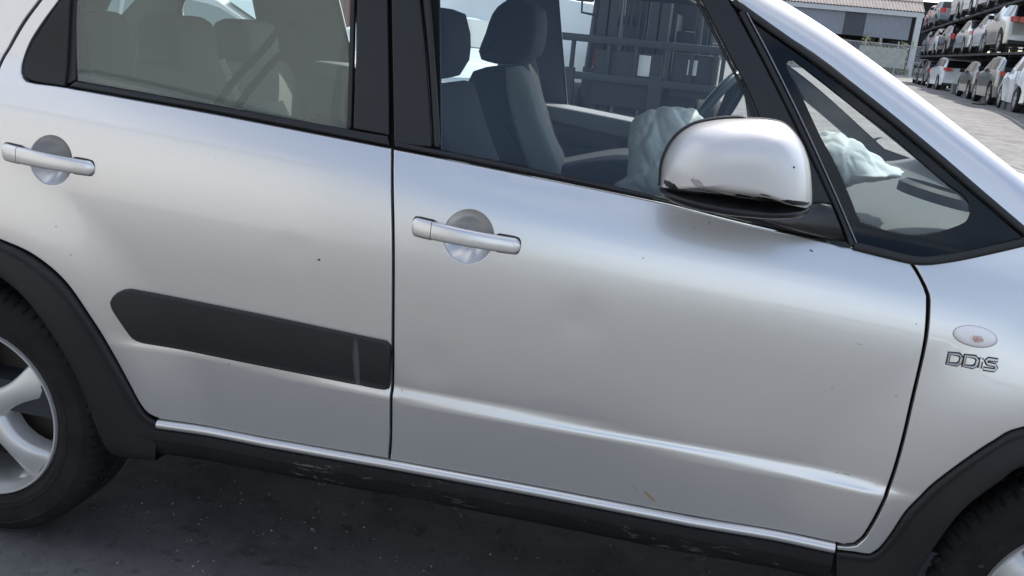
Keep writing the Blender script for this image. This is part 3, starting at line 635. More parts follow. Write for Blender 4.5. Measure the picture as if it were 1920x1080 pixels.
# ------------------------------------------------------------------ door mirror
def door_mirror():
    mp_ = empty('door_mirror', parent=fdoor)
    YM = -.115
    top = [(1238, 348), (1243, 302), (1263, 262), (1296, 236), (1340, 225), (1392, 222), (1440, 224), (1474, 234), (1500, 262), (1516, 300), (1522, 345), (1522, 384), (1516, 388), (1440, 373), (1360, 362), (1290, 351), (1252, 349)]
    L_ = [at(u, v, YM) for u, v in top]; L_.append(L_[0])
    c = catmull(L_, [False]*len(L_), .006)[:-1]
    cen = c.mean(0)*.0+at(1390, 330, YM)
    V, F, n, K = [], [], len(c), 16
    def bulge(q, u, v): return -.080*(1-q**4.2)**.62
    V.append(cen+np.array([0, bulge(0, 0, 0), 0]))
    for k in range(1, K+1):
        q = (k/K)**.75
        for i in range(n): p = cen+(c[i]-cen)*q; V.append(p+np.array([0, bulge(q, 0, 0), 0]))
    for i in range(n): V.append(cen+(c[i]-cen)*.97+np.array([0, .02, 0]))
    for i in range(n): F.append((0, 1+i, 1+(i+1) % n))
    for k in range(K):
        for i in range(n): a = 1+k*n+i; b = 1+k*n+(i+1) % n; F.append((a, a+n, b+n, b))
    mesh('mirror_cap', V, F, m_cap, mp_)
    # black lower shell and rim
    low = [(1236, 352), (1238, 364), (1262, 378), (1300, 388), (1360, 398), (1420, 404), (1470, 407), (1508, 404), (1516, 398), (1518, 390), (1440, 376), (1360, 366), (1290, 356), (1248, 352)]
    L_ = [at(u, v, YM+.004) for u, v in low]; L_.append(L_[0]); c2 = catmull(L_, [False]*len(L_), .006)[:-1]; cen2 = at(1390, 386, YM+.004)
    V, F, n = [cen2+np.array([0, -.074, 0])], [], len(c2)
    for k in range(1, 11):
        q = (k/10)**.7
        for i in range(n): V.append(cen2+(c2[i]-cen2)*q+np.array([0, -.074*(1-q**2.8)**.6, 0]))
    for i in range(n): V.append(cen2+(c2[i]-cen2)*.9+np.array([0, .05, .0]))
    for i in range(n): F.append((0, 1+i, 1+(i+1) % n))
    for k in range(10):
        for i in range(n): a = 1+k*n+i; b = 1+k*n+(i+1) % n; F.append((a, a+n, b+n, b))
    mesh('mirror_lower_shell', V, F, m_trim, mp_)
    # rim round the cap on the glass side
    K2 = 8; V, F = [], []
    for i, p in enumerate(c):
        o = (p-cen); o /= np.linalg.norm(o)
        for k in range(K2):
            a = 2*math.pi*k/K2; V.append(p+o*(.0015+.0035*math.cos(a))*(1. if o[0] < -.1 else .3)+np.array([0, .010+.010*math.sin(a), 0]))
    for i in range(len(c)):
        for k in range(K2): j = (i+1) % len(c); F.append((i*K2+k, j*K2+k, j*K2+(k+1) % K2, i*K2+(k+1) % K2))
    mesh('mirror_rim', V, F, m_rubber, mp_)
    # foot joining the housing to the window corner
    sec = [((1400, 396), (1430, 410), -.10), ((1440, 392), (1455, 421), -.06), ((1490, 385), (1500, 434), -.02), ((1530, 378), (1548, 446), .03), ((1556, 380), (1585, 456), .05)]
    V, F = [], []; K = 12
    for (a, b, Y) in sec:
        A, B = at(*a, Y), at(*b, Y); m_ = (A+B)/2; h = (A-B)/2
        for k in range(K):
            an = 2*math.pi*k/K; V.append(m_+h*math.cos(an)+np.array([.01, -1, 0])*.022*math.sin(an))
    for i in range(len(sec)-1):
        for k in range(K): F.append((i*K+k, (i+1)*K+k, (i+1)*K+(k+1) % K, i*K+(k+1) % K))
    F.append(tuple(range(K))); mesh('mirror_foot', V, F, m_trim, mp_, sharp=70)
m_cap = paint('scuffed_silver_paint', (.61, .60, .59), .5, .6, coatr=.2)
def mk(u, v, ru, rv, ang, col, Y=None): q = at(u, v, -.135 if u < 1280 else -.158); return (q[0], q[2], ru/1130, rv/1000, ang, col)
BLK, PALE, TAN = (.008, .008, .009), (.55, .53, .5), (.30, .22, .12)
spots(m_cap, [mk(1262, 344, 20, 5, -14, PALE), mk(1300, 357, 46, 5, -11, PALE), mk(1400, 371, 60, 4.5, -9, PALE), mk(1480, 384, 46, 4, -6, PALE), mk(1259, 343, 16, 6, -14, BLK), mk(1351, 362, 9, 3, -6, BLK), mk(1400, 368, 26, 5, -10, BLK), mk(1442, 373, 30, 5, -8, BLK), mk(1492, 377, 30, 4, -6, BLK), mk(1432, 360, 12, 1.2, -6, BLK), mk(1310, 340, 16, 6, -30, (.33, .31, .3)), mk(1487, 311, 2.2, 2, 0, BLK)], 190, .2)
door_mirror()
# marks on the doors
def mb(u, v, ru, rv, ang, col): q = surf_at(u, v, BODY); s = 1744/float(np.dot(q-CAM, FX)); return (q[0], q[2], ru*.78/s, rv*.78/s, ang, col)
DK, GR = (.05, .045, .045), (.35, .33, .3)
spots(m_fdoor, [mb(1218, 931, 20, 4, -38, TAN), mb(1190, 915, 12, 1.3, -35, GR), mb(1290, 968, 8, 1.6, -45, GR), mb(1521, 470, 5, 2, -20, DK), mb(1206, 484, 1.6, 1.6, 0, DK), mb(1302, 428, 1.4, 2.4, 0, TAN), mb(1330, 416, 1.4, 1.6, 0, DK), mb(1330, 420, 1.2, 1.4, 0, DK), mb(1569, 886, 2, 1.2, 0, DK), mb(1588, 889, 10, .8, -10, DK), mb(1680, 743, 1.6, 1.6, 0, DK), mb(1718, 608, 1.6, 1.6, 0, DK), mb(1612, 645, 8, .9, -6, GR), mb(754, 732, 1.6, 1.6, 0, DK), mb(1560, 728, 1.3, 1.3, 0, DK), mb(800, 570, 1.2, 1.2, 0, DK)], 300, .12)
spots(m_rdoor, [mb(598, 487, 4, 3, 0, DK), mb(429, 683, 1.8, 1.4, 0, DK), mb(281, 290, 2, .6, -10, GR), mb(404, 297, .6, 2, 5, GR), mb(133, 478, 1.6, 1.6, 0, DK), mb(411, 710, 1.4, 1.2, 0, DK), mb(105, 425, 1.6, 1.6, 0, DK), mb(700, 760, 1.4, 1.4, 0, DK)], 300, .12)
# ------------------------------------------------------------------ indicator and badge on the fender
def indicator():
    c = surf_at(1828, 631, BODY); V, F = [], []; A_, B_ = .0375, .0185; n = 40
    def pt(q, a, h):
        x, z = c[0]+A_*q*math.cos(a), c[2]+B_*q*math.sin(a)*(1)-A_*q*math.cos(a)*.045; return (x, float(BODY(x, z))-h, z)
    V.append(pt(0, 0, .009))
    for k in range(1, 9):
        q = k/8
        for i in range(n): V.append(pt(q, 2*math.pi*i/n, .009*math.sqrt(1-q*q*.97)-.0008*(q > .99)))
    for i in range(n): V.append(pt(1.0, 2*math.pi*i/n, -.004))
    for i in range(n): F.append((0, 1+(i+1) % n, 1+i))
    for k in range(8):
        for i in range(n): a = 1+k*n+i; b = 1+k*n+(i+1) % n; F.append((a, b, b+n, a+n))
    m = M('clear_ribbed_lens', (.86, .84, .82), .35, 0, .25, bump=.2, bscale=900)
    spots(m, [(c[0]+.002, c[2]-.002, .009, .006, 0, (.45, .24, .20))], 700, 1.1)
    mesh('indicator_lens', V, F, m, car)
    V, F = [], []
    for k, (q, h) in enumerate(((1.0, -.004), (1.0, .0006), (1.03, .0004), (1.045, -.003))):
        for i in range(n): V.append(pt(q, 2*math.pi*i/n, h))
    for k in range(3):
        for i in range(n): a = k*n+i; b = k*n+(i+1) % n; F.append((a, b, b+n, a+n))
    mesh('indicator_gasket', V, F, m_bright, car)
indicator()
def badge():
    a = surf_at(1776, 681, BODY); b = surf_at(1869, 695, BODY)
    # strokes of the letters D D i S on a cell grid (x right, z up), as chamfered bars
    s = .0170; w = .0046
    def D(x0): return [[(x0, 0), (x0+.0006, s), (x0+.016, s), (x0+.0205, s*.74), (x0+.0195, s*.26), (x0+.0145, 0), (x0, 0)]]
    def I(x0): return [[(x0, 0), (x0+.0004, s*.62)], [(x0+.0005, s*.86), (x0+.0007, s*1.02)]]
    def S_(x0): return [[(x0+.019, s*.98), (x0+.004, s*.98), (x0+.0015, s*.76), (x0+.004, s*.54), (x0+.0155, s*.48), (x0+.018, s*.27), (x0+.0155, 0), (x0-.001, 0)]]
    L_ = [D(0), D(.0245), I(.0495), S_(.056)]
    ang = math.atan2(b[2]-a[2], b[0]-a[0]); ca, sa = math.cos(ang), math.sin(ang); scale = np.linalg.norm(b-a)/.076
    for strokes, w, hk, mat_ in [(q, w*1.75, .35, m_rubber) for q in L_]+[(q, w, 1., m_chrome) for q in L_]:
        bm = bmesh.new()
        for st in strokes:
            st = [np.array(q, float)*scale for q in st]; n = len(st); cl = n > 2 and np.allclose(st[0], st[-1])
            if cl: st = st[:-1]; n -= 1
            offs = []
            for i in range(n):
                p0 = st[(i-1) % n] if cl or i > 0 else st[i]; p1 = st[(i+1) % n] if cl or i < n-1 else st[i]
                t = p1-p0; t /= np.linalg.norm(t)+1e-9; offs.append(np.array([-t[1], t[0]]))
            ww = w*scale/2; rings = []
            for q, o in zip(st, offs):
                ring = []
                for (k, h) in ((-1, -.001), (-.9, .0022), (-.4, .0034), (.4, .0034), (.9, .0022), (1, -.001)):
                    e = q+o*ww*k; x = a[0]+e[0]*ca-e[1]*sa; z = a[2]+e[0]*sa+e[1]*ca; ring.append(bm.verts.new((x, float(BODY(x, z))-h*hk, z)))
                rings.append(ring)
            for i in range(n if cl else n-1):
                A_, B_ = rings[i], rings[(i+1) % n]
                for k in range(5): bm.faces.new((A_[k], A_[k+1], B_[k+1], B_[k]))
            if not cl: bm.faces.new(rings[0]); bm.faces.new(rings[-1])
        from_bm('badge_letter' if hk == 1 else 'badge_backing', bm, mat_, car, True, 25)
badge()
# ------------------------------------------------------------------ interior
def cushion(name, prof, y0, y1, mat, parent, r=.03, crown=0):
    """rounded block: closed side profile (x, z) swept across y with rounded edges"""
    P_ = [np.array(q, float) for q in prof]; P_.append(P_[0]); c = catmull(P_, [False]*len(P_), .025)[:-1]
    a = .5*np.sum(c[:, 0]*np.roll(c[:, 1], -1)-np.roll(c[:, 0], -1)*c[:, 1])
    if a < 0: c = c[::-1]
    V, F = [], []; n = len(c); secs = []
    for t in np.linspace(0, math.pi/2, 5): secs.append((y0+r*(1-math.sin(t)), r*(1-math.cos(t))))
    secs = secs[::-1]
    ys_ = [(y0+r-r*math.sin(t), r-r*math.cos(t)) for t in np.linspace(math.pi/2, 0, 5)]+[(y1-r+r*math.sin(t), r-r*math.cos(t)) for t in np.linspace(0, math.pi/2, 5)]
    for (y, d) in ys_:
        cc = inset(c, d)
        for q in cc: V.append((q[0], y, q[1]))
    m_ = len(ys_)
    for i in range(m_-1):
        for k in range(n): F.append((i*n+k, i*n+(k+1) % n, (i+1)*n+(k+1) % n, (i+1)*n+k))
    F.append(tuple(range(n))[::-1]); F.append(tuple((m_-1)*n+k for k in range(n)))
    return mesh(name, V, F, mat, parent, sharp=60)
def xz(l, Y): return [tuple(at(u, v, Y)[[0, 2]]) for u, v in l]
# far driver's seat
YD = 1.08
ds = empty('driver_seat', parent=car)
cushion('seat_back', xz([(872, 150), (880, 134), (905, 126), (950, 124), (962, 150), (975, 200), (1002, 270), (1030, 330), (960, 360), (885, 330), (868, 240)], YD), YD, YD+.46, m_seat, ds, .05)
cushion('seat_bolster', xz([(950, 126), (968, 124), (985, 140), (1000, 175), (1010, 215), (1030, 262), (1052, 330), (1010, 345), (985, 290), (965, 230), (952, 170)], YD), YD-.035, YD+.12, m_seatl, ds, .02)
cushion('headrest', xz([(897, 112), (892, 96), (905, 62), (918, 25), (940, 2), (975, -2), (998, 14), (1001, 60), (990, 104), (965, 120), (925, 120)], YD+.1), YD+.1, YD+.37, m_seat, ds, .04)
cushion('seat_base', xz([(900, 340), (1010, 320), (1150, 300), (1210, 320), (1200, 380), (1000, 420), (900, 400)], YD), YD, YD+.48, m_seat, ds, .04)
# near passenger seat
YP = .30
ps = empty('passenger_seat', parent=car)
cushion('headrest', xz([(768, 140), (752, 80), (765, 22), (800, 10), (826, 20), (836, 60), (834, 115), (815, 146), (790, 152)], YP+.1), YP+.10, YP+.36, m_seat, ps, .04)
cushion('seat_back', xz([(735, 190), (760, 165), (800, 165), (812, 200), (830, 260), (868, 360), (890, 430), (780, 450), (740, 330)], YP), YP, YP+.46, m_seat, ps, .05)
cushion('seat_base', [(1.12, .62), (1.3, .62), (1.55, .64), (1.64, .60), (1.6, .48), (1.1, .46)], YP, YP+.48, m_seat, ps, .04)
# rear bench
rb = empty('rear_bench', parent=car)
for Y in (.44, .87, 1.30):
    cushion('headrest', [(-.04, 1.08), (-.045, 1.22), (-.03, 1.275), (.03, 1.29), (.085, 1.275), (.105, 1.2), (.10, 1.08)], Y-.125, Y+.125, m_seatl, rb, .035)
x0 = -.02
cushion('seat_back', [(-.10, 1.10), (-.05, 1.15), (.04, 1.16), (.12, 1.12), (.20, .9), (.30, .6), (.1, .55)], .22, 1.52, m_seatl, rb, .05)
cushion('seat_base', [(x0+.2, .66), (x0+.5, .70), (x0+.68, .67), (x0+.66, .5), (x0+.2, .48)], .22, 1.52, m_seatl, rb, .05)
# interior linings
def quadm(name, pts, mat, parent): return mesh(name, pts, [tuple(range(len(pts)))], mat, parent, smooth=False)
cushion('far_door_top', [(1.02, 1.05), (1.02, 1.10), (1.5, 1.065), (2.05, 1.015), (2.05, .95), (1.5, 1.0)], 1.50, 1.66, m_triml, car, .012)
cushion('far_door_top', [(.2, 1.115), (.2, 1.165), (.6, 1.135), (.98, 1.10), (.98, 1.045), (.6, 1.07)], 1.50, 1.66, m_triml, car, .012)
box('far_door_lining', .15, 2.05, 1.56, 1.68, .40, .96, m_farin, car, .02)
cushion('near_door_top', [(1.02, 1.055), (1.02, 1.07), (1.5, 1.03), (2.0, .98), (2.0, .95), (1.5, 1.0)], .09, .16, m_trimi, car, .01)
box('near_door_lining', .2, 2.05, .055, .13, .42, .96, m_trimi, car, .01)
box('cabin_floor', -.3, 2.3, .05, 1.7, .34, .42, m_trimi, car)
# dashboard
cushion('dashboard', [(1.86, .72), (1.84, .92), (1.90, .985), (2.02, 1.01), (2.22, 1.03), (2.42, 1.03), (2.42, .6), (1.95, .6)], .12, 1.62, m_dash if 'm_dash' in globals() else M('grey_dashboard', (.05, .056, .06), .6, bump=.2, bscale=500, vary=.1), car, .03)
dv = at(1752, 366, .30)
V = []; F = []; n = 28
for k, (q, h) in enumerate(((1, 0), (.98, .02), (.80, .028), (.78, .01), (.2, .006))):
    for i in range(n):
        a = 2*math.pi*i/n; V.append((dv[0]+.075*q*math.cos(a), dv[1]+.07*q*math.sin(a), dv[2]-.01+h+.35*.075*q*-math.cos(a)*.5))
for k in range(4):
    for i in range(n): a, b = k*n+i, k*n+(i+1) % n; F.append((a, b, b+n, a+n))
F.append(tuple(4*n+i for i in range(n))); mesh('dash_vent', V, F, m_trimi, car, sharp=50)
# steering wheel, far side
sw = empty('steering_wheel', parent=car); c0 = at(1326, 232, 1.30); V, F = [], []
nrm = Vector((-.86, .21, .46)).normalized(); ua = nrm.cross(Vector((0, 0, 1))).normalized(); va = nrm.cross(ua).normalized(); RW = .185
for i in range(48):
    a = 2*math.pi*i/48; cdir = ua*math.cos(a)+va*math.sin(a)
    for k in range(10):
        b = 2*math.pi*k/10; V.append(Vector(c0)+cdir*(RW+.0165*math.cos(b))+nrm*.0165*math.sin(b))
for i in range(48):
    for k in range(10): F.append((i*10+k, ((i+1) % 48)*10+k, ((i+1) % 48)*10+(k+1) % 10, i*10+(k+1) % 10))
mesh('wheel_rim', V, F, M('black_leather', (.06, .065, .07), .28), sw)
bm = bmesh.new()
for a in (0, math.pi, -math.pi/2*1.2, -math.pi/2*.8):
    cdir = ua*math.cos(a)+va*math.sin(a); add_tube(bm, [Vector(c0)-nrm*.03, Vector(c0)+cdir*RW], .012)
from_bm('wheel_spoke', bm, m_trimi, sw, True, 50)
tube('steering_column', [Vector(c0)-nrm*.02, Vector(c0)-nrm*.35], .035, m_trimi, sw)
# airbags
def bag(name, px, Y, depth, seed, mat=m_bag, amp=.015, parent=car):
    L_ = [at(u, v, Y) for u, v in px]; L_.append(L_[0]); c = catmull(L_, [False]*len(L_), .0055)[:-1]; cen = c.mean(0)
    V, F, n, K = [], [], len(c), 46
    for side in (-1, 1):
        base = len(V); V.append(cen+np.array([0, side*depth, 0]))
        for k in range(1, K+1):
            q = math.sin(k/K*math.pi/2)
            for i in range(n):
                p = cen+(c[i]-cen)*q+np.array([0, side*depth*math.cos(k/K*math.pi/2)**.8, 0]); V.append(p)
        for i in range(n): f = (base, base+1+i, base+1+(i+1) % n); F.append(f if side > 0 else f[::-1])
        for k in range(K-1):
            for i in range(n):
                a, b = base+1+k*n+i, base+1+k*n+(i+1) % n; f = (a, a+n, b+n, b); F.append(f if side > 0 else f[::-1])
    W_ = []
    for p in V:
        q_ = Vector((p[0]*13+p[2]*6, p[1]*9, p[2]*7-p[0]*8+seed)); w1 = noise.noise(Vector((p[0]*4, p[1]*4, p[2]*4+seed)))
        d1, _ = noise.voronoi(q_+noise.noise_vector(q_*.6)*.7); d2, _ = noise.voronoi(Vector((q_.x*2.1+q_.z, q_.y*1.6, q_.z*.9-q_.x*.5))+Vector((5, 1, 2)))
        dirv = (p-cen); dirv = dirv/(np.linalg.norm(dirv)+1e-6); W_.append(p+dirv*amp*(w1*.7+1.3*min(.7, d1[1]-d1[0])+.55*min(.6, d2[1]-d2[0])-.5))
    return mesh(name, W_, F, mat, parent)
bag('airbag', [(1150, 345), (1172, 330), (1176, 300), (1176, 262), (1182, 235), (1196, 215), (1230, 200), (1270, 197), (1305, 203), (1320, 222), (1318, 262), (1325, 320), (1320, 380), (1240, 385), (1155, 365)], 1.06, .13, 3.1)
bag('airbag', [(1480, 345), (1500, 300), (1520, 262), (1555, 248), (1585, 252), (1610, 262), (1640, 290), (1662, 308), (1690, 320), (1660, 328), (1600, 340), (1560, 352), (1520, 372)], .48, .16, 9.4, amp=.019)
# driver belt; rear straps stand in for dark streaks mirrored in the glass
m_belt = M('dark_streak_strap', (.035, .035, .035), .8); m_beltg = M('pale_belt_webbing', (.35, .36, .34), .8)
def strap(name, px, Y, w, mat, parent=car):
    P_ = [at(u, v, Y) for u, v in px]; c = catmull(P_, [True]+[False]*(len(P_)-2)+[True], .03); V, F = [], []
    for i in range(len(c)):
        t = c[min(i+1, len(c)-1)]-c[max(0, i-1)]; t /= np.linalg.norm(t); s = np.cross(t, [0, 1, 0]); s /= np.linalg.norm(s)
        for a, b in ((-1, -.0015), (1, -.0015), (1, .0015), (-1, .0015)): V.append(c[i]+s*w/2*a+np.array([0, b, 0]))
    for i in range(len(c)-1):
        for k in range(4): F.append((i*4+k, (i+1)*4+k, (i+1)*4+(k+1) % 4, i*4+(k+1) % 4))
    return mesh(name, V, F, mat, parent, smooth=False)
strap('belt_or_streak', [(985, 60), (996, 110), (1008, 170), (1014, 212)], 1.52, .03, m_beltg)
strap('belt_or_streak', [(592, 38), (560, 70), (500, 130), (452, 190), (430, 240)], .45, .018, m_belt)  # added strap in place of a cable streak mirrored in the rear pane
strap('belt_or_streak', [(548, 38), (530, 45), (500, 85), (440, 150), (400, 205)], .45, .018, m_belt)
m_pale = M('pale_matt', (.85, .88, .82), .6)  # flat pale pieces set inside the rear window
strap('pale_strip', [(416, 112), (432, 150), (458, 206)], .62, .017, m_pale)
quadm('pale_quad', [tuple(at(*q, .6)) for q in ((462, 203), (530, 188), (546, 222), (466, 222))], m_pale, car)
box('rear_parcel_lining', -.75, -.3, .2, 1.54, .9, .95, m_trimi, car)

# ------------------------------------------------------------------ other cars, one lofted kind each
m_cglass = M('dark_car_glass', (.012, .014, .016), .05, spec=.45)
m_paleglass = M('painted_pale_glass', (.30, .36, .34), .1, spec=.8, coat=.5)  # pale base colour stands in for daylight seen through these panes
m_lamp = M('red_tail_lamp', (.45, .02, .02), .2, coat=.6)
m_ctyre = M('car_tyre', (.015, .015, .015), .8)
m_crim = M('car_wheel_silver', (.5, .5, .5), .35, .6)
m_plate = M('number_plate', (.65, .65, .6), .5)
KINDS = {
 'hatch': dict(top=[(-.72, .55), (-.70, .93), (-.60, 1.04), (-.33, 1.36), (.0, 1.44), (.8, 1.47), (1.45, 1.42), (2.25, .99), (3.0, .83), (3.28, .66), (3.33, .5)], belt=.94, W=1.70, wb=2.45, rw=.31, glass=[(-.28, .28), (.33, 1.0), (1.05, 1.85)], rear=(-.62, -.36), lamp=(.74, 1.02, .07), front=(1.50, 2.2)),
 'suv': dict(top=[(-.85, .6), (-.84, 1.02), (-.76, 1.12), (-.52, 1.50), (-.2, 1.60), (.8, 1.64), (1.5, 1.58), (2.2, 1.14), (3.1, 1.02), (3.45, .85), (3.52, .6)], belt=1.06, W=1.84, wb=2.65, rw=.35, glass=[(-.42, .22), (.28, 1.05), (1.1, 1.95)], rear=(-.78, -.55), lamp=(.94, 1.12, .17), front=(1.58, 2.18)),
 'sedan': dict(top=[(-1.0, .6), (-.98, .92), (-.6, 1.02), (-.45, 1.03), (.0, 1.30), (.4, 1.42), (1.1, 1.45), (1.6, 1.39), (2.4, .98), (3.2, .83), (3.5, .66), (3.55, .5)], belt=.92, W=1.78, wb=2.7, rw=.32, glass=[(.12, .62), (.67, 1.2), (1.25, 2.05)], rear=(-.42, .0), lamp=(.74, .92, .3), front=(1.68, 2.35)),
 'van': dict(top=[(-.9, 1.0), (-.88, 1.7), (-.8, 1.86), (0, 1.93), (1.6, 1.93), (2.0, 1.88), (2.45, 1.6), (2.95, 1.18), (3.35, 1.02), (3.6, .8), (3.66, .55)], belt=1.15, W=1.86, wb=2.95, rw=.33, glass=[(1.75, 2.55)], rear=(-.9, -.86), lamp=(.8, 1.3, .1), front=(2.1, 2.85)),
}
def car_meshes(kind):
    k = KINDS[kind]; tx, tz = zip(*k['top']); x0, x1 = tx[0], tx[-1]; W2 = k['W']/2; xm, hl = (x0+x1)/2, (x1-x0)/2
    xs_ = np.unique(np.round(np.concatenate([np.linspace(x0, x1, 56), tx, np.linspace(-.38, .38, 15), k['wb']+np.linspace(-.38, .38, 15)]), 3))
    xs_ = [xs_[0]]+[b for a, b in zip(xs_, xs_[1:]) if b-a > .012]
    def st(x):
        w = W2*(1-.16*abs((x-xm)/hl)**5); zt = float(np.interp(x, tx, tz)); zb_ = min(k['belt']+.04*math.cos((x-.5)), zt-.02)
        zlo = .22+.06*abs((x-xm)/hl)**8
        for cx in (0, k['wb']):
            d = abs(x-cx); ra = k['rw']+.055
            if d < ra: zlo = max(zlo, k['rw']+math.sqrt(ra*ra-d*d))
        wr = w*.94-(zt-zb_)*.33
        zs = max(zlo+.02, .36)
        return [(0, zlo), (w*.9, zlo), (w*.985, zlo+.03), (w, max(.56, zlo+.035)), (w*.985, max(zb_-.14, zlo+.04)), (w*.94, zb_), (wr, max(zt-.05, zb_+.005)), (max(wr-.12, .1), zt), (0, zt+.025)]
    V, F = [], []; rings = []
    for x in xs_:
        s = st(x); ring = [(x, y, z) for y, z in s]+[(x, -y, z) for y, z in s[-2:0:-1]]; rings.append(len(V)); V += ring
    n = len(ring)
    for a, b in zip(rings, rings[1:]):
        for j in range(n): F.append((a+j, b+j, b+(j+1) % n, a+(j+1) % n))
    F.append(tuple(rings[0]+j for j in range(n))); F.append(tuple(rings[-1]+j for j in range(n))[::-1])
    out = {}
    def mk_(name, V, F, mat, smooth=True, sharp=32):
        me = bpy.data.meshes.new(kind+'_'+name); me.from_pydata(V, [], F); me.update()
        if smooth: me.polygons.foreach_set('use_smooth', [True]*len(F)); me.set_sharp_from_angle(angle=R(sharp))
        me.materials.append(mat); out.setdefault(name, []).append((me, (0, 0, 0))); return me
    mk_('body', V, F, m_silver)
    for sgn in (1, -1):
        for g0, g1 in k['glass']:
            V, F = [], []; gx = np.linspace(g0, g1, 7)
            for x in gx:
                s = st(x); (yb, zb_), (yt, zt) = s[5], s[6]
                for t in (.10, .88): V.append((x, sgn*(yb+(yt-yb)*t+.008), zb_+(zt-zb_)*t+.003))
            for i in range(6): F.append((2*i, 2*i+2, 2*i+3, 2*i+1))
            mk_('side_window', V, F, m_cglass, False)
    for nm, (a, b) in (('rear_window', k['rear']), ('windscreen', k['front'])):
        V, F = [], []; gx = np.linspace(a, b, 5)
        for x in gx:
            s = st(x); wv = s[6][0]-.05 if s[6][0] > .3 else s[5][0]*.8
            sg = -1 if nm == 'rear_window' else 1
            for t in (-1, -.5, 0, .5, 1): V.append((x+sg*.012, wv*t, float(np.interp(x, tx, tz))+.03-.02*abs(t)))
        for i in range(4):
            for j in range(4): F.append((i*5+j, i*5+j+1, (i+1)*5+j+1, (i+1)*5+j))
        mk_(nm, V, F, m_cglass, False)
    # lamps at the rear corners
    lo, hi, ln = k['lamp']
    for sgn in (1, -1):
        V, F = [], []; xr = x0
        prof = []
        for (x, fy) in ((xr-.012, .55), (xr-.015, .75), (xr-.005, .93), (xr+.03, 1.0), (xr+ln*.5, 1.02), (xr+ln, 1.012)):
            w = W2*(1-.16*abs((max(x, xr)-xm)/hl)**5); prof.append((x, sgn*w*fy))
        for i, (x, y) in enumerate(prof): q = i/5; V += [(x, y, lo+.03*q), (x, y, hi-.05*q*(1-q))]
        for i in range(5): F.append((2*i, 2*i+2, 2*i+3, 2*i+1))
        mk_('tail_light', V, F, m_lamp)
    bm = bmesh.new(); add_box(bm, x0-.02, x0-.004, -.26, .26, lo-.22, lo-.11); me = bpy.data.meshes.new('plate'); bm.to_mesh(me); bm.free(); me.materials.append(m_plate); out['number_plate'] = [(me, (0, 0, 0))]
    bm = bmesh.new(); add_box(bm, x0-.03, x0+.3, -W2*.86, W2*.86, .24, .38, .02); me = bpy.data.meshes.new('bumper'); bm.to_mesh(me); bm.free(); me.materials.append(m_trim); out['bumper'] = [(me, (0, 0, 0))]
    xm_ = k['glass'][-1][1]-.12
    for sgn in (1, -1):
        bm = bmesh.new(); add_box(bm, xm_-.08, xm_+.05, sgn*(W2*.93+.02) if sgn > 0 else -(W2*.93+.2), (W2*.93+.2) if sgn > 0 else -(W2*.93+.02), k['belt']+.02, k['belt']+.16, .03)
        me = bpy.data.meshes.new('door_mirror'); bm.to_mesh(me); bm.free(); me.materials.append(m_trim); out.setdefault('door_mirror', []).append((me, (0, 0, 0)))
    rwv = k['rw']
    V, F = lathe_y([(rwv*.62, -.09), (rwv*.93, -.10), (rwv, -.08), (rwv, .08), (rwv*.93, .10), (rwv*.62, .09)], 0, 0, 28); me = bpy.data.meshes.new('tyre'); me.from_pydata(V, [], F); me.materials.append(m_ctyre); me.polygons.foreach_set('use_smooth', [True]*len(F)); me.set_sharp_from_angle(angle=R(40)); ty = me
    bm = bmesh.new(); V, F = lathe_y([(rwv*.64, -.085), (rwv*.60, -.09), (rwv*.57, -.07), (rwv*.55, .085), (rwv*.64, .09)], 0, 0, 28)
    vs = [bm.verts.new(v) for v in V]; [bm.faces.new([vs[i] for i in f]) for f in F]
    for sy in (-.078, .078):
        for s in range(5):
            a = s*2*math.pi/5+.3; r = bmesh.ops.create_cube(bm, size=1)
            for v in r['verts']:
                p = Vector((rwv*.3+v.co.x*rwv*.58, v.co.y*.012, v.co.z*rwv*(.24))); v.co = Vector((p.x*math.cos(a)-p.z*math.sin(a), p.y+sy, p.x*math.sin(a)+p.z*math.cos(a)))
    me = bpy.data.meshes.new('rim'); bm.to_mesh(me); bm.free(); me.materials.append(m_crim); rim = me
    bm = bmesh.new(); bmesh.ops.create_cone(bm, cap_ends=True, segments=20, radius1=rwv*.56, radius2=rwv*.56, depth=.1, matrix=Matrix.Rotation(math.pi/2, 4, 'X')); me = bpy.data.meshes.new('hub'); bm.to_mesh(me); bm.free(); me.materials.append(m_dark); hub = me
    out['wheel'] = [((ty, rim, hub), (cx, sg*(W2-.115), rwv)) for cx in (0, k['wb']) for sg in (1, -1)]
    return out
CM = {k: car_meshes(k) for k in KINDS}
PAINTS = {}
def cpaint(col, metal=.0):
    key = (col, metal)
    if key not in PAINTS: PAINTS[key] = M('car_paint', col, .35 if metal else .4, metal, .9, vary=.1, vscale=1.2)
    return PAINTS[key]
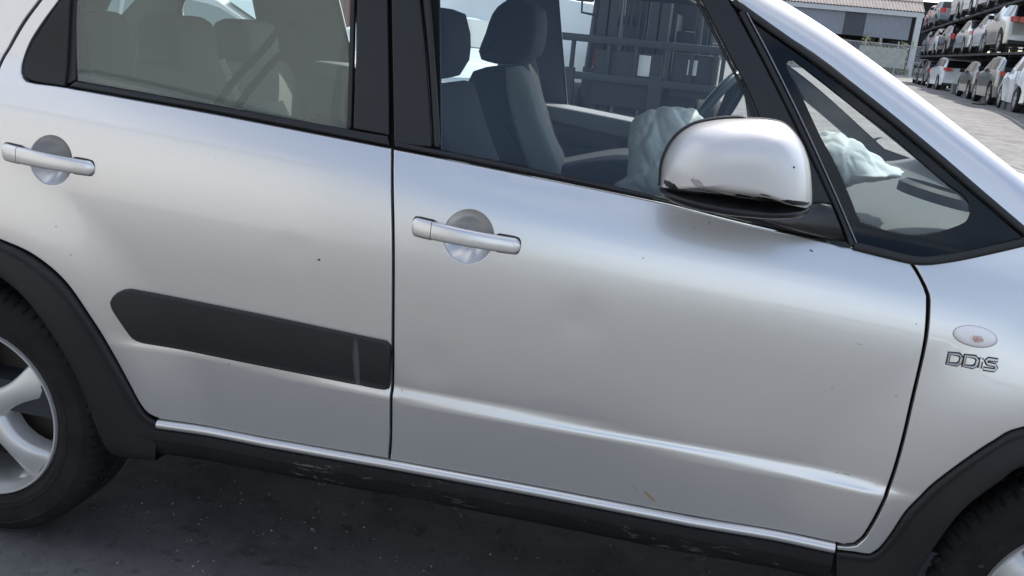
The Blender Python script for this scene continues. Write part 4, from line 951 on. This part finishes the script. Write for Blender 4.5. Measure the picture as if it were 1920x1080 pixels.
def place_car(kind, loc, heading, col, label, metal=.0, group=None, name='scrap_car', tiltx=0, tilty=0, crumple=0, cat='car', pale_glass=False):
    root = empty(name, loc, heading); root.rotation_euler = (tiltx, tilty, heading); tag(root, label, cat, group)
    for nm, items in CM[kind].items():
        for me, off in items:
            if nm == 'wheel':
                w = empty('wheel', off, parent=root)
                for sub, m_ in zip(('tyre', 'rim', 'wheel_hub'), me): link(sub, m_, None, w)
            else:
                if nm == 'body' and crumple:
                    me = me.copy()
                    for v in me.vertices:
                        d = noise.noise_vector(v.co*1.7+Vector((crumple, 0, 0)))*.10+noise.noise_vector(v.co*5)*.035; v.co += d*(1 if v.co.z > .5 else .3)
                    me.set_sharp_from_angle(angle=R(12))
                o = link(nm, me, None, root); o.location = off
                if pale_glass and nm in ('side_window', 'rear_window', 'windscreen'): o.material_slots[0].link = 'OBJECT'; o.material_slots[0].material = m_paleglass
                if nm == 'body': o.material_slots[0].link = 'OBJECT'; o.material_slots[0].material = cpaint(col, metal)
    return root
# rack of scrap cars at the right: wheels stand on three levels
LV = [.38, 2.10, 3.72]
A0, AD = np.array([9.9, 26.9]), np.array([.1095, .994]); HEAD = math.atan2(AD[1], AD[0])
def on_line(u, z, v=110):       # where the rack line is seen at pixel column u
    d = pray(u, v); n2 = np.array([d[1], -d[0]]); c = np.array(CAM[:2]); s = np.dot(n2, c-A0)/np.dot(n2, AD); return A0+AD*s
WH, SV, DG, BK, RD, CH, BG_ = (.62, .64, .66), (.40, .41, .42), (.035, .037, .04), (.012, .012, .013), (.30, .02, .025), (.38, .36, .33), (.12, .14, .17)
GRP = 'scrapped cars stored on the rack'
def rack_car(kind, u, lv, col, label, dh=0, metal=.5, v=None, **kw):
    W2 = KINDS[kind]['W']/2
    p = on_line(u, LV[lv], (165, 95, 35)[lv]); h = HEAD-math.pi/2*0+dh
    side = np.array([-math.sin(h), math.cos(h)])    # car's left
    c = p-side*(W2-.1)
    return place_car(kind, (c[0], c[1], LV[lv]), h, col, label, metal=metal, group=GRP, **kw)
rack_car('suv', 1913, 0, WH, 'crumpled white car at the near end of the rack, lowest level', 0, 0, crumple=3.3)
rack_car('suv', 1860, 0, DG, 'dark grey estate on the ground behind the crumpled white car', R(2), .15)
rack_car('hatch', 1819, 0, BK, 'dark hatchback on the ground between the white crossover and the dark grey estate', R(2), .15)
rack_car('suv', 1757, 0, WH, 'white crossover with wide rear window and red lamp on the lowest level', R(3.5), 0)
rack_car('hatch', 1729, 0, BG_, 'dark blue grey hatchback just beyond the white crossover on the ground', R(1))
rack_car('hatch', 1717, 0, DG, 'grey hatchback farthest along the ground level of the rack')
rack_car('suv', 1873, 1, CH, 'champagne estate with large red lamp at the near end of the middle level', R(2))
rack_car('hatch', 1841, 1, WH, 'white hatchback on the middle level next to the champagne estate', R(1), 0)
rack_car('sedan', 1807, 1, SV, 'silver saloon on the middle level between the white and dark grey hatchbacks', R(1))
rack_car('hatch', 1772, 1, DG, 'dark grey hatchback with pale pillar on the middle level', R(2), .15)
rack_car('hatch', 1752, 1, WH, 'small white hatchback second from the far end of the middle level', R(1), 0)
rack_car('hatch', 1736, 1, BG_, 'dark blue hatchback at the far end of the middle level')
rack_car('hatch', 1741, 2, RD, 'red hatchback at the far end of the top level', R(-1), .3)
rack_car('hatch', 1756, 2, BG_, 'blue grey hatchback with red lamp beside the red one on the top level', R(2))
rack_car('suv', 1795, 2, SV, 'silver crossover in the middle of the top level', R(1))
rack_car('hatch', 1818, 2, WH, 'white hatchback on the top level right of the silver car', R(1), 0)
rack_car('sedan', 1850, 2, WH, 'white saloon seen from below on the top level', R(1), 0)
rack_car('suv', 1893, 2, BG_, 'dark blue grey car at the near end of the top level', R(1))
m_steel = M('dark_rack_steel', (.014, .014, .015), .7, 0, vary=.3)
rack = empty('storage_rack', (float(A0[0]), float(A0[1]), .38), HEAD); tag(rack, 'dark steel three-level rack holding rows of scrapped cars', 'storage rack')
S0, S1 = -9, 41
for lv in (1, 2):
    z = LV[lv]-.38
    for yy in (-.12, -1.75):
        box('beam', S0, S1, yy-.06, yy+.06, z-.09, z-.01, m_steel, rack)
    box('light_block_sheet', S0, S1, -1.64, -.22, z-.03, z-.015, m_steel, rack)  # sheet added to block light and keep the gaps between levels dark
    s = S0+.3
    while s < S1: box('cross_beam', s-.05, s+.05, -1.66, -.21, z-.16, z-.04, m_steel, rack); s += 2.3
s = S0+.4
while s <= S1:
    for yy in (-2.1,): box('post', s-.09, s+.09, yy-.07, yy+.07, 0, 5.2, m_steel, rack)
    s += 9.1
m_block = M('grey_concrete_block', (.13, .13, .13), .9, bump=.4, bscale=20, vary=.2)
for i, u in enumerate((1902, 1885, 1848, 1812, 1785, 1748)):
    p = on_line(u, .38, 170); o = box('concrete_block', -.5, .5, -.3, .3, 0, .42, m_block, bev=.015); o.location = (p[0]+.28, p[1], .38); o.rotation_euler = (0, 0, HEAD)
    tag(o, ['grey block under the nose of the crumpled white car', 'grey block between the crumpled white car and the dark grey estate', 'grey block beneath the dark grey estate', 'grey block beneath the dark hatchback on the ground', 'grey block under the rear of the white crossover', 'grey block beneath the front of the white crossover'][i], 'concrete block', 'concrete blocks under the lowest cars')
# small litter on the yard
d = pray(1832, 196); t = (.38-CAM[2])/d[2]; lp = CAM+d*t
bm = bmesh.new(); add_box(bm, -.16, .06, -.07, .06, 0, .04, .015); add_box(bm, .03, .26, -.05, .04, .0, .05, .015); o = from_bm('litter_piece', bm, M('yellow_black_scrap', (.05, .043, .012), .6, vary=.8, vscale=3), smooth=True); o.location = (lp[0], lp[1], .38); tag(o, 'small yellow and black scrap lying on the open yard', 'litter')

# ------------------------------------------------------------------ warehouse, fence, plants in the distance
d = pray(1702, 150); t = (.38-CAM[2])/d[2]; corner = CAM+d*t; corner = CAM+(corner-CAM)*(88/np.dot(corner-CAM, FX))
cx, cy = corner[0], corner[1]
WHS = empty('warehouse', (cx, cy, .38), R(2)); tag(WHS, 'warehouse with tan corrugated roof and grey cladding behind the fence', 'warehouse')
m_white = M('white_metal', (.55, .56, .57), .5, vary=.05); m_cladg = M('grey_cladding', (.27, .29, .33), .5, vary=.05, vscale=.3); m_cladd = M('dark_cladding', (.075, .08, .10), .5)
def ribs(name, x0, x1, y, z0, z1, pitch, dep, mat, parent):
    V, F = [], []; x = x0; i = 0; prof = [(0, 0), (.5, 0), (.6, -1), (.9, -1)]
    pts = []
    while x < x1:
        for a, b in prof: pts.append((min(x+a*pitch, x1), b*dep))
        x += pitch
    pts.append((x1, 0))
    for a, b in pts: V += [(a, y+b, z0), (a, y+b, z1)]
    for i in range(len(pts)-1): F.append((2*i, 2*i+2, 2*i+3, 2*i+1))
    o = mesh(name, V, F, mat, parent, smooth=False); return o
EH = 5.45
X0, X1 = -34., -.7
box('fascia', X0, .25, -.35, -.05, EH, EH+.42, m_white, WHS)
cc = box('corner_column', -.35, .15, -.33, 0, 0, EH, m_white, WHS)
box('green_stripe', -.36, -.16, -.345, -.2, 0, .75, M('green_paint', (.20, .36, .06), .5), cc); box('green_stripe', -.30, -.18, -.342, -.2, 2.6, 3.3, bpy.data.materials['green_paint'], cc)
xx = X1
for i, wd in enumerate((4.1, 1.9, 7.2, 1.75, 7, 1.8, 7, 2)):
    ribs('cladding_panel', xx-wd+.02, xx, 0, EH-2.1, EH, .22, .04, m_cladd if i % 2 else m_cladg, WHS); xx -= wd
    if xx < X0: break
# corrugated tiled roof in sheets
m_roof = M('tan_fibre_cement', (.33, .29, .26), .9, vary=.12, vscale=2)
for row in range(8):
    ya, yb_ = -.45+row*1.5, -.45+(row+1)*1.5+.12; za, zb_ = EH+.45+row*.95, EH+.45+(row+1)*.95+.03
    V, F = [], []; nx = int((.2-X0)/.075)
    for i in range(nx+1):
        x = X0+i*.075; h = .05*math.cos(i*math.pi/2); V += [(x, ya, za+h+.05), (x, yb_, zb_+h)]
    for i in range(nx): F.append((2*i, 2*i+2, 2*i+3, 2*i+1))
    mesh('roof_sheet', V, F, m_roof, WHS)
box('bay_back_wall', X0, 9, 9, 9.2, 0, EH+2, M('dark_bay', (.02, .02, .02), .9), WHS)
box('bay_ceiling', X0, -.5, .05, 9, EH-2.06, EH-1.98, M('dark_bay_ceiling', (.02, .02, .02), .9), WHS)
box('office_wall', -11.6, -8.6, 3, 3.2, 0, 3.2, M('cream_office_wall', (.6, .58, .45), .7), WHS)
box('bay_post', -3.2, -2.95, .1, .3, 0, EH-2.08, m_white, WHS); box('bay_post', -16.2, -15.95, .1, .3, 0, EH-2.08, m_white, WHS)
# fence in front of the warehouse
fo = empty('metal_fence', (cx-.6, cy-7, .38), R(2)); tag(fo, 'grey metal bar fence with pale sheet panels along the far yard edge', 'fence')
m_fence = M('galvanised_fence', (.42, .42, .43), .6, .1)
for k in range(9):
    xa = -24+k*2.75; fp = empty('fence_panel', (xa, 0, 0), parent=fo); bm = bmesh.new()
    for j in range(24): add_box(bm, j*.112, j*.112+.03, -.015, .015, .05, 2.75)
    for z in (.15, 1.35, 2.7): add_box(bm, 0, 2.7, -.02, .02, z, z+.06)
    from_bm('bars', bm, m_fence, fp).data
    box('fence_post', xa-.06, xa+.04, -.05, .05, 0, 3.0, m_fence, fo)
box('sheet_panel', -5.2, -1.2, -.08, -.05, .75, 2.4, M('pale_green_sheet', (.36, .38, .34), .7, vary=.15), fo)
def bush(name, loc, sx, sz, n, label, mat, seed, cat='bush'):
    rnd = random.Random(seed); root = empty(name, loc); tag(root, label, cat, 'bushes behind the fence'); V, F = [], []
    for i in range(n):
        a, b = rnd.uniform(0, 2*math.pi), rnd.random()**.5; z = rnd.uniform(.1, 1); x, y = sx*b*math.cos(a)*(1.1-z*.5), sx*.5*b*math.sin(a)
        p = Vector((x, y, z*sz*(.8+.3*noise.noise(Vector((x*1.3+seed, y, 0)))))); s = rnd.uniform(.08, .22); u = Vector((rnd.gauss(0, 1), rnd.gauss(0, 1), rnd.gauss(0, 1))).normalized()*s; w = u.cross(Vector((rnd.gauss(0, 1), rnd.gauss(0, 1), 1))).normalized()*s*.5
        k = len(V); V += [p-u, p-w, p+u, p+w]; F.append((k, k+1, k+2, k+3))
    mesh('foliage', V, F, mat, root, smooth=False)
    bm = bmesh.new()
    for i in range(5): a = rnd.uniform(0, 6.28); add_tube(bm, [(0, 0, 0), (.4*sx*math.cos(a), .2*math.sin(a), sz*.5), (.6*sx*math.cos(a), .3*math.sin(a), sz*.85)], .03, 5)
    from_bm('stems', bm, M('stem', (.08, .06, .04), .9), root)
m_leaf = M('green_leaves', (.12, .15, .06), .7, vary=.3, vscale=2); m_leaf2 = M('yellow_green_leaves', (.15, .17, .06), .7, vary=.3, vscale=2)
for i, (dx, sx, sz) in enumerate(((-2.2, 1.3, 3.3), (-4.6, 1.5, 3.7), (-7.3, 1.4, 3.4), (-12.5, 1.6, 3.2))):
    bush('bush', (cx+dx, cy-4.8, .38), sx, sz, 700, ['green bush right beside the white corner column', 'taller yellow-green bush behind the fence left of the column', 'low green bush in front of the lit office', 'green bush behind the left end of the fence'][i], m_leaf if i % 2 == 0 else m_leaf2, i)

# ------------------------------------------------------------------ things seen through the windows
def at_depth(u, v, depth):
    d = pray(u, v); return CAM+d*(depth/np.dot(d, FX))
p = at_depth(868, 100, 14.3)
place_car('hatch', (p[0]-.35, p[1]+.9, 0), R(-68), (.66, .78, .78), 'pale small hatchback with rounded windows beyond the driver headrest', name='parked_hatchback', cat='hatchback', pale_glass=True)
p = at_depth(1040, 100, 13.5)
place_car('van', (-1.05, p[1]+1.1, -.02), R(183), (.80, .83, .80), 'white panel van standing behind the forklift', name='panel_van', cat='van', pale_glass=True)
p = at_depth(620, 90, 8.2)
place_car('sedan', (p[0]-3.2, p[1]+1.3, 0), R(6), (.72, .74, .73), 'white saloon seen through the rear door window', name='parked_saloon', cat='car', pale_glass=True)
# forklift
def forklift():
    p = at_depth(1185, 140, 10.6); f = empty('forklift', (p[0], p[1], 0), R(-4)); tag(f, 'dark forklift with tall mast seen through the front door window', 'forklift')
    m = M('dark_grey_machine_paint', (.016, .022, .026), .5, vary=.25, vscale=4); mk2 = M('black_machine_steel', (.012, .014, .016), .5); mw = M('white_sticker', (.6, .62, .62), .6)
    def b(n, *a, mat=m, bev=.01): return box(n, *a, mat, f, bev)
    # load backrest frame and carriage, towards the camera (-y)
    for z in (.92, 1.32): b('carriage_bar', -1.44, 1.05, -.55, -.47, z-.04, z+.04)
    for x in (-1.41, -1.23, -1.0, -.6, .95, 1.03): b('backrest_bar', x-.022, x+.022, -.54, -.48, .92, 1.32)
    b('carriage_plate', -.36, .38, -.46, -.38, .62, 1.22, mat=mk2); b('carriage_plate', .5, .98, -.46, -.38, .8, 1.26, mat=mk2)
    for x in (-.8, -.2, .1, .45, .7): b('backrest_bar', x-.02, x+.02, -.53, -.49, .92, 1.32)
    for x in (-.62, .35): b('fork', x-.07, x+.07, -1.7, -.5, .42, .47, mat=mk2); b('fork_heel', x-.07, x+.07, -.56, -.5, .42, 1.0, mat=mk2)
    for x in (-.34, -.22, .22, .34): b('mast_rail', x-.05, x+.05, -.36, -.16, .15, 3.1, mat=mk2)
    for z in (.5, 1.5, 2.4, 3.05): b('mast_crossbar', -.34, .34, -.2, -.12, z, z+.1)
    for x in (-.1, -.04, .05, .12): tube('hydraulic_hose', [(x, -.25, .6), (x+.01, -.3, 1.5), (x, -.25, 3.0)], .018, mk2, f)
    tube('lift_cylinder', [(-.16, -.2, .3), (-.16, -.2, 2.5)], .035, m_bright, f); tube('lift_cylinder', [(.16, -.2, .3), (.16, -.2, 2.5)], .035, m_bright, f)
    b('chassis', -.6, .75, .1, 2.4, .35, 1.0); b('counterweight', -.6, .75, 2.2, 3.0, .3, 1.3, bev=.08)
    b('cab_rear_panel', -.5, .65, 1.6, 1.66, 1.0, 2.1, mat=mk2)
    for x in (-.55, .68):
        for y in (.15, 1.75): tube('cab_post', [(x, y, 1.0), (x*.93, y+.12, 2.35)], .045, m, f)
    b('cab_roof', -.62, .75, .1, 2.0, 2.33, 2.42, bev=.03)
    V_, F_ = lathe_y([(.15, -.12), (.36, -.14), (.4, -.1), (.4, .1), (.36, .14), (.15, .12)], 0, 0, 24)
    for x in (-.72, .87):
        for y, r in ((.35, 1), (2.3, .8)):
            V2 = [(x+v[1], y+v[0]*r, .4*r+v[2]*r) for v in V_]; mesh('tyre', V2, F_, m_ctyre, f, sharp=40)
    b('mirror_head', -.78, -.56, .1, .16, 1.72, 2.05, mat=mk2, bev=.03); tube('mirror_arm', [(-.7, .13, 1.75), (-.69, .13, 1.6), (-.5, .13, 1.58)], .014, mk2, f)
    b('sticker', .13, .26, -.475, -.465, .98, 1.2, mat=mw, bev=0); b('sticker', .66, .76, -.475, -.465, 1.04, 1.2, mat=mw, bev=0)
    b('seat_shell', -.2, .35, .7, 1.3, 1.0, 1.7, mat=mk2, bev=.05); b('control_console', .4, .65, .3, .6, 1.0, 1.5, mat=mk2, bev=.03)
forklift()
# corrugated hall behind them: red-brown and pale stretches
HL = empty('corrugated_hall', (-14, 26, .35), R(3)); tag(HL, 'long corrugated hall with red-brown and pale wall stretches seen through the car', 'hall')
m_redw = M('red_brown_cladding', (.26, .12, .10), .6, vary=.12, vscale=.5); m_palew = M('pale_cladding', (.42, .46, .45), .6, vary=.08, vscale=.5)
for i, (a, b_, m_) in enumerate(((-16, 2.2, m_palew), (2.22, 5.2, m_redw), (5.22, 12.5, m_palew), (12.52, 15.2, m_redw))): ribs('wall_panel', a, b_, 0, 0, 6.2, .5, .06, m_, HL)
box('roof_edge', -16, 15.2, -.3, .1, 6.2, 6.6, m_white, HL); box('side_wall', 15.12, 15.2, .1, 12, 0, 6.2, m_palew, HL)

# ------------------------------------------------------------------ behind the camera: what paint and glass mirror
BH = empty('cream_hall', (-2.6, -8.2, 0), R(182)); tag(BH, 'sunlit cream hall mirrored in the rear door and its window', 'hall')
m_cream = M('cream_render', (.62, .615, .585), .85, vary=.06, vscale=.4)
box('wall_panel', 0, 34, 0, .25, 0, 5.6, m_cream, BH); box('roof_edge', -.2, 34, -.15, .3, 5.6, 5.85, m_white, BH); box('side_wall', -.06, -.0, .26, 12, 0, 5.6, m_cream, BH)
for i, (x, kind, col, lab) in enumerate(((3.5, 'hatch', SV, 'silver hatchback in the row mirrored in the windows, nearest the cream hall'), (8.6, 'suv', WH, 'white crossover in the row mirrored in the windows'), (13.9, 'hatch', BG_, 'dark hatchback at the end of the row mirrored in the windows'))):
    place_car(kind, (x, -13, 0), R(4), col, lab, metal=.4 if col != WH else 0, group='cars mirrored in the paintwork', name='parked_car')
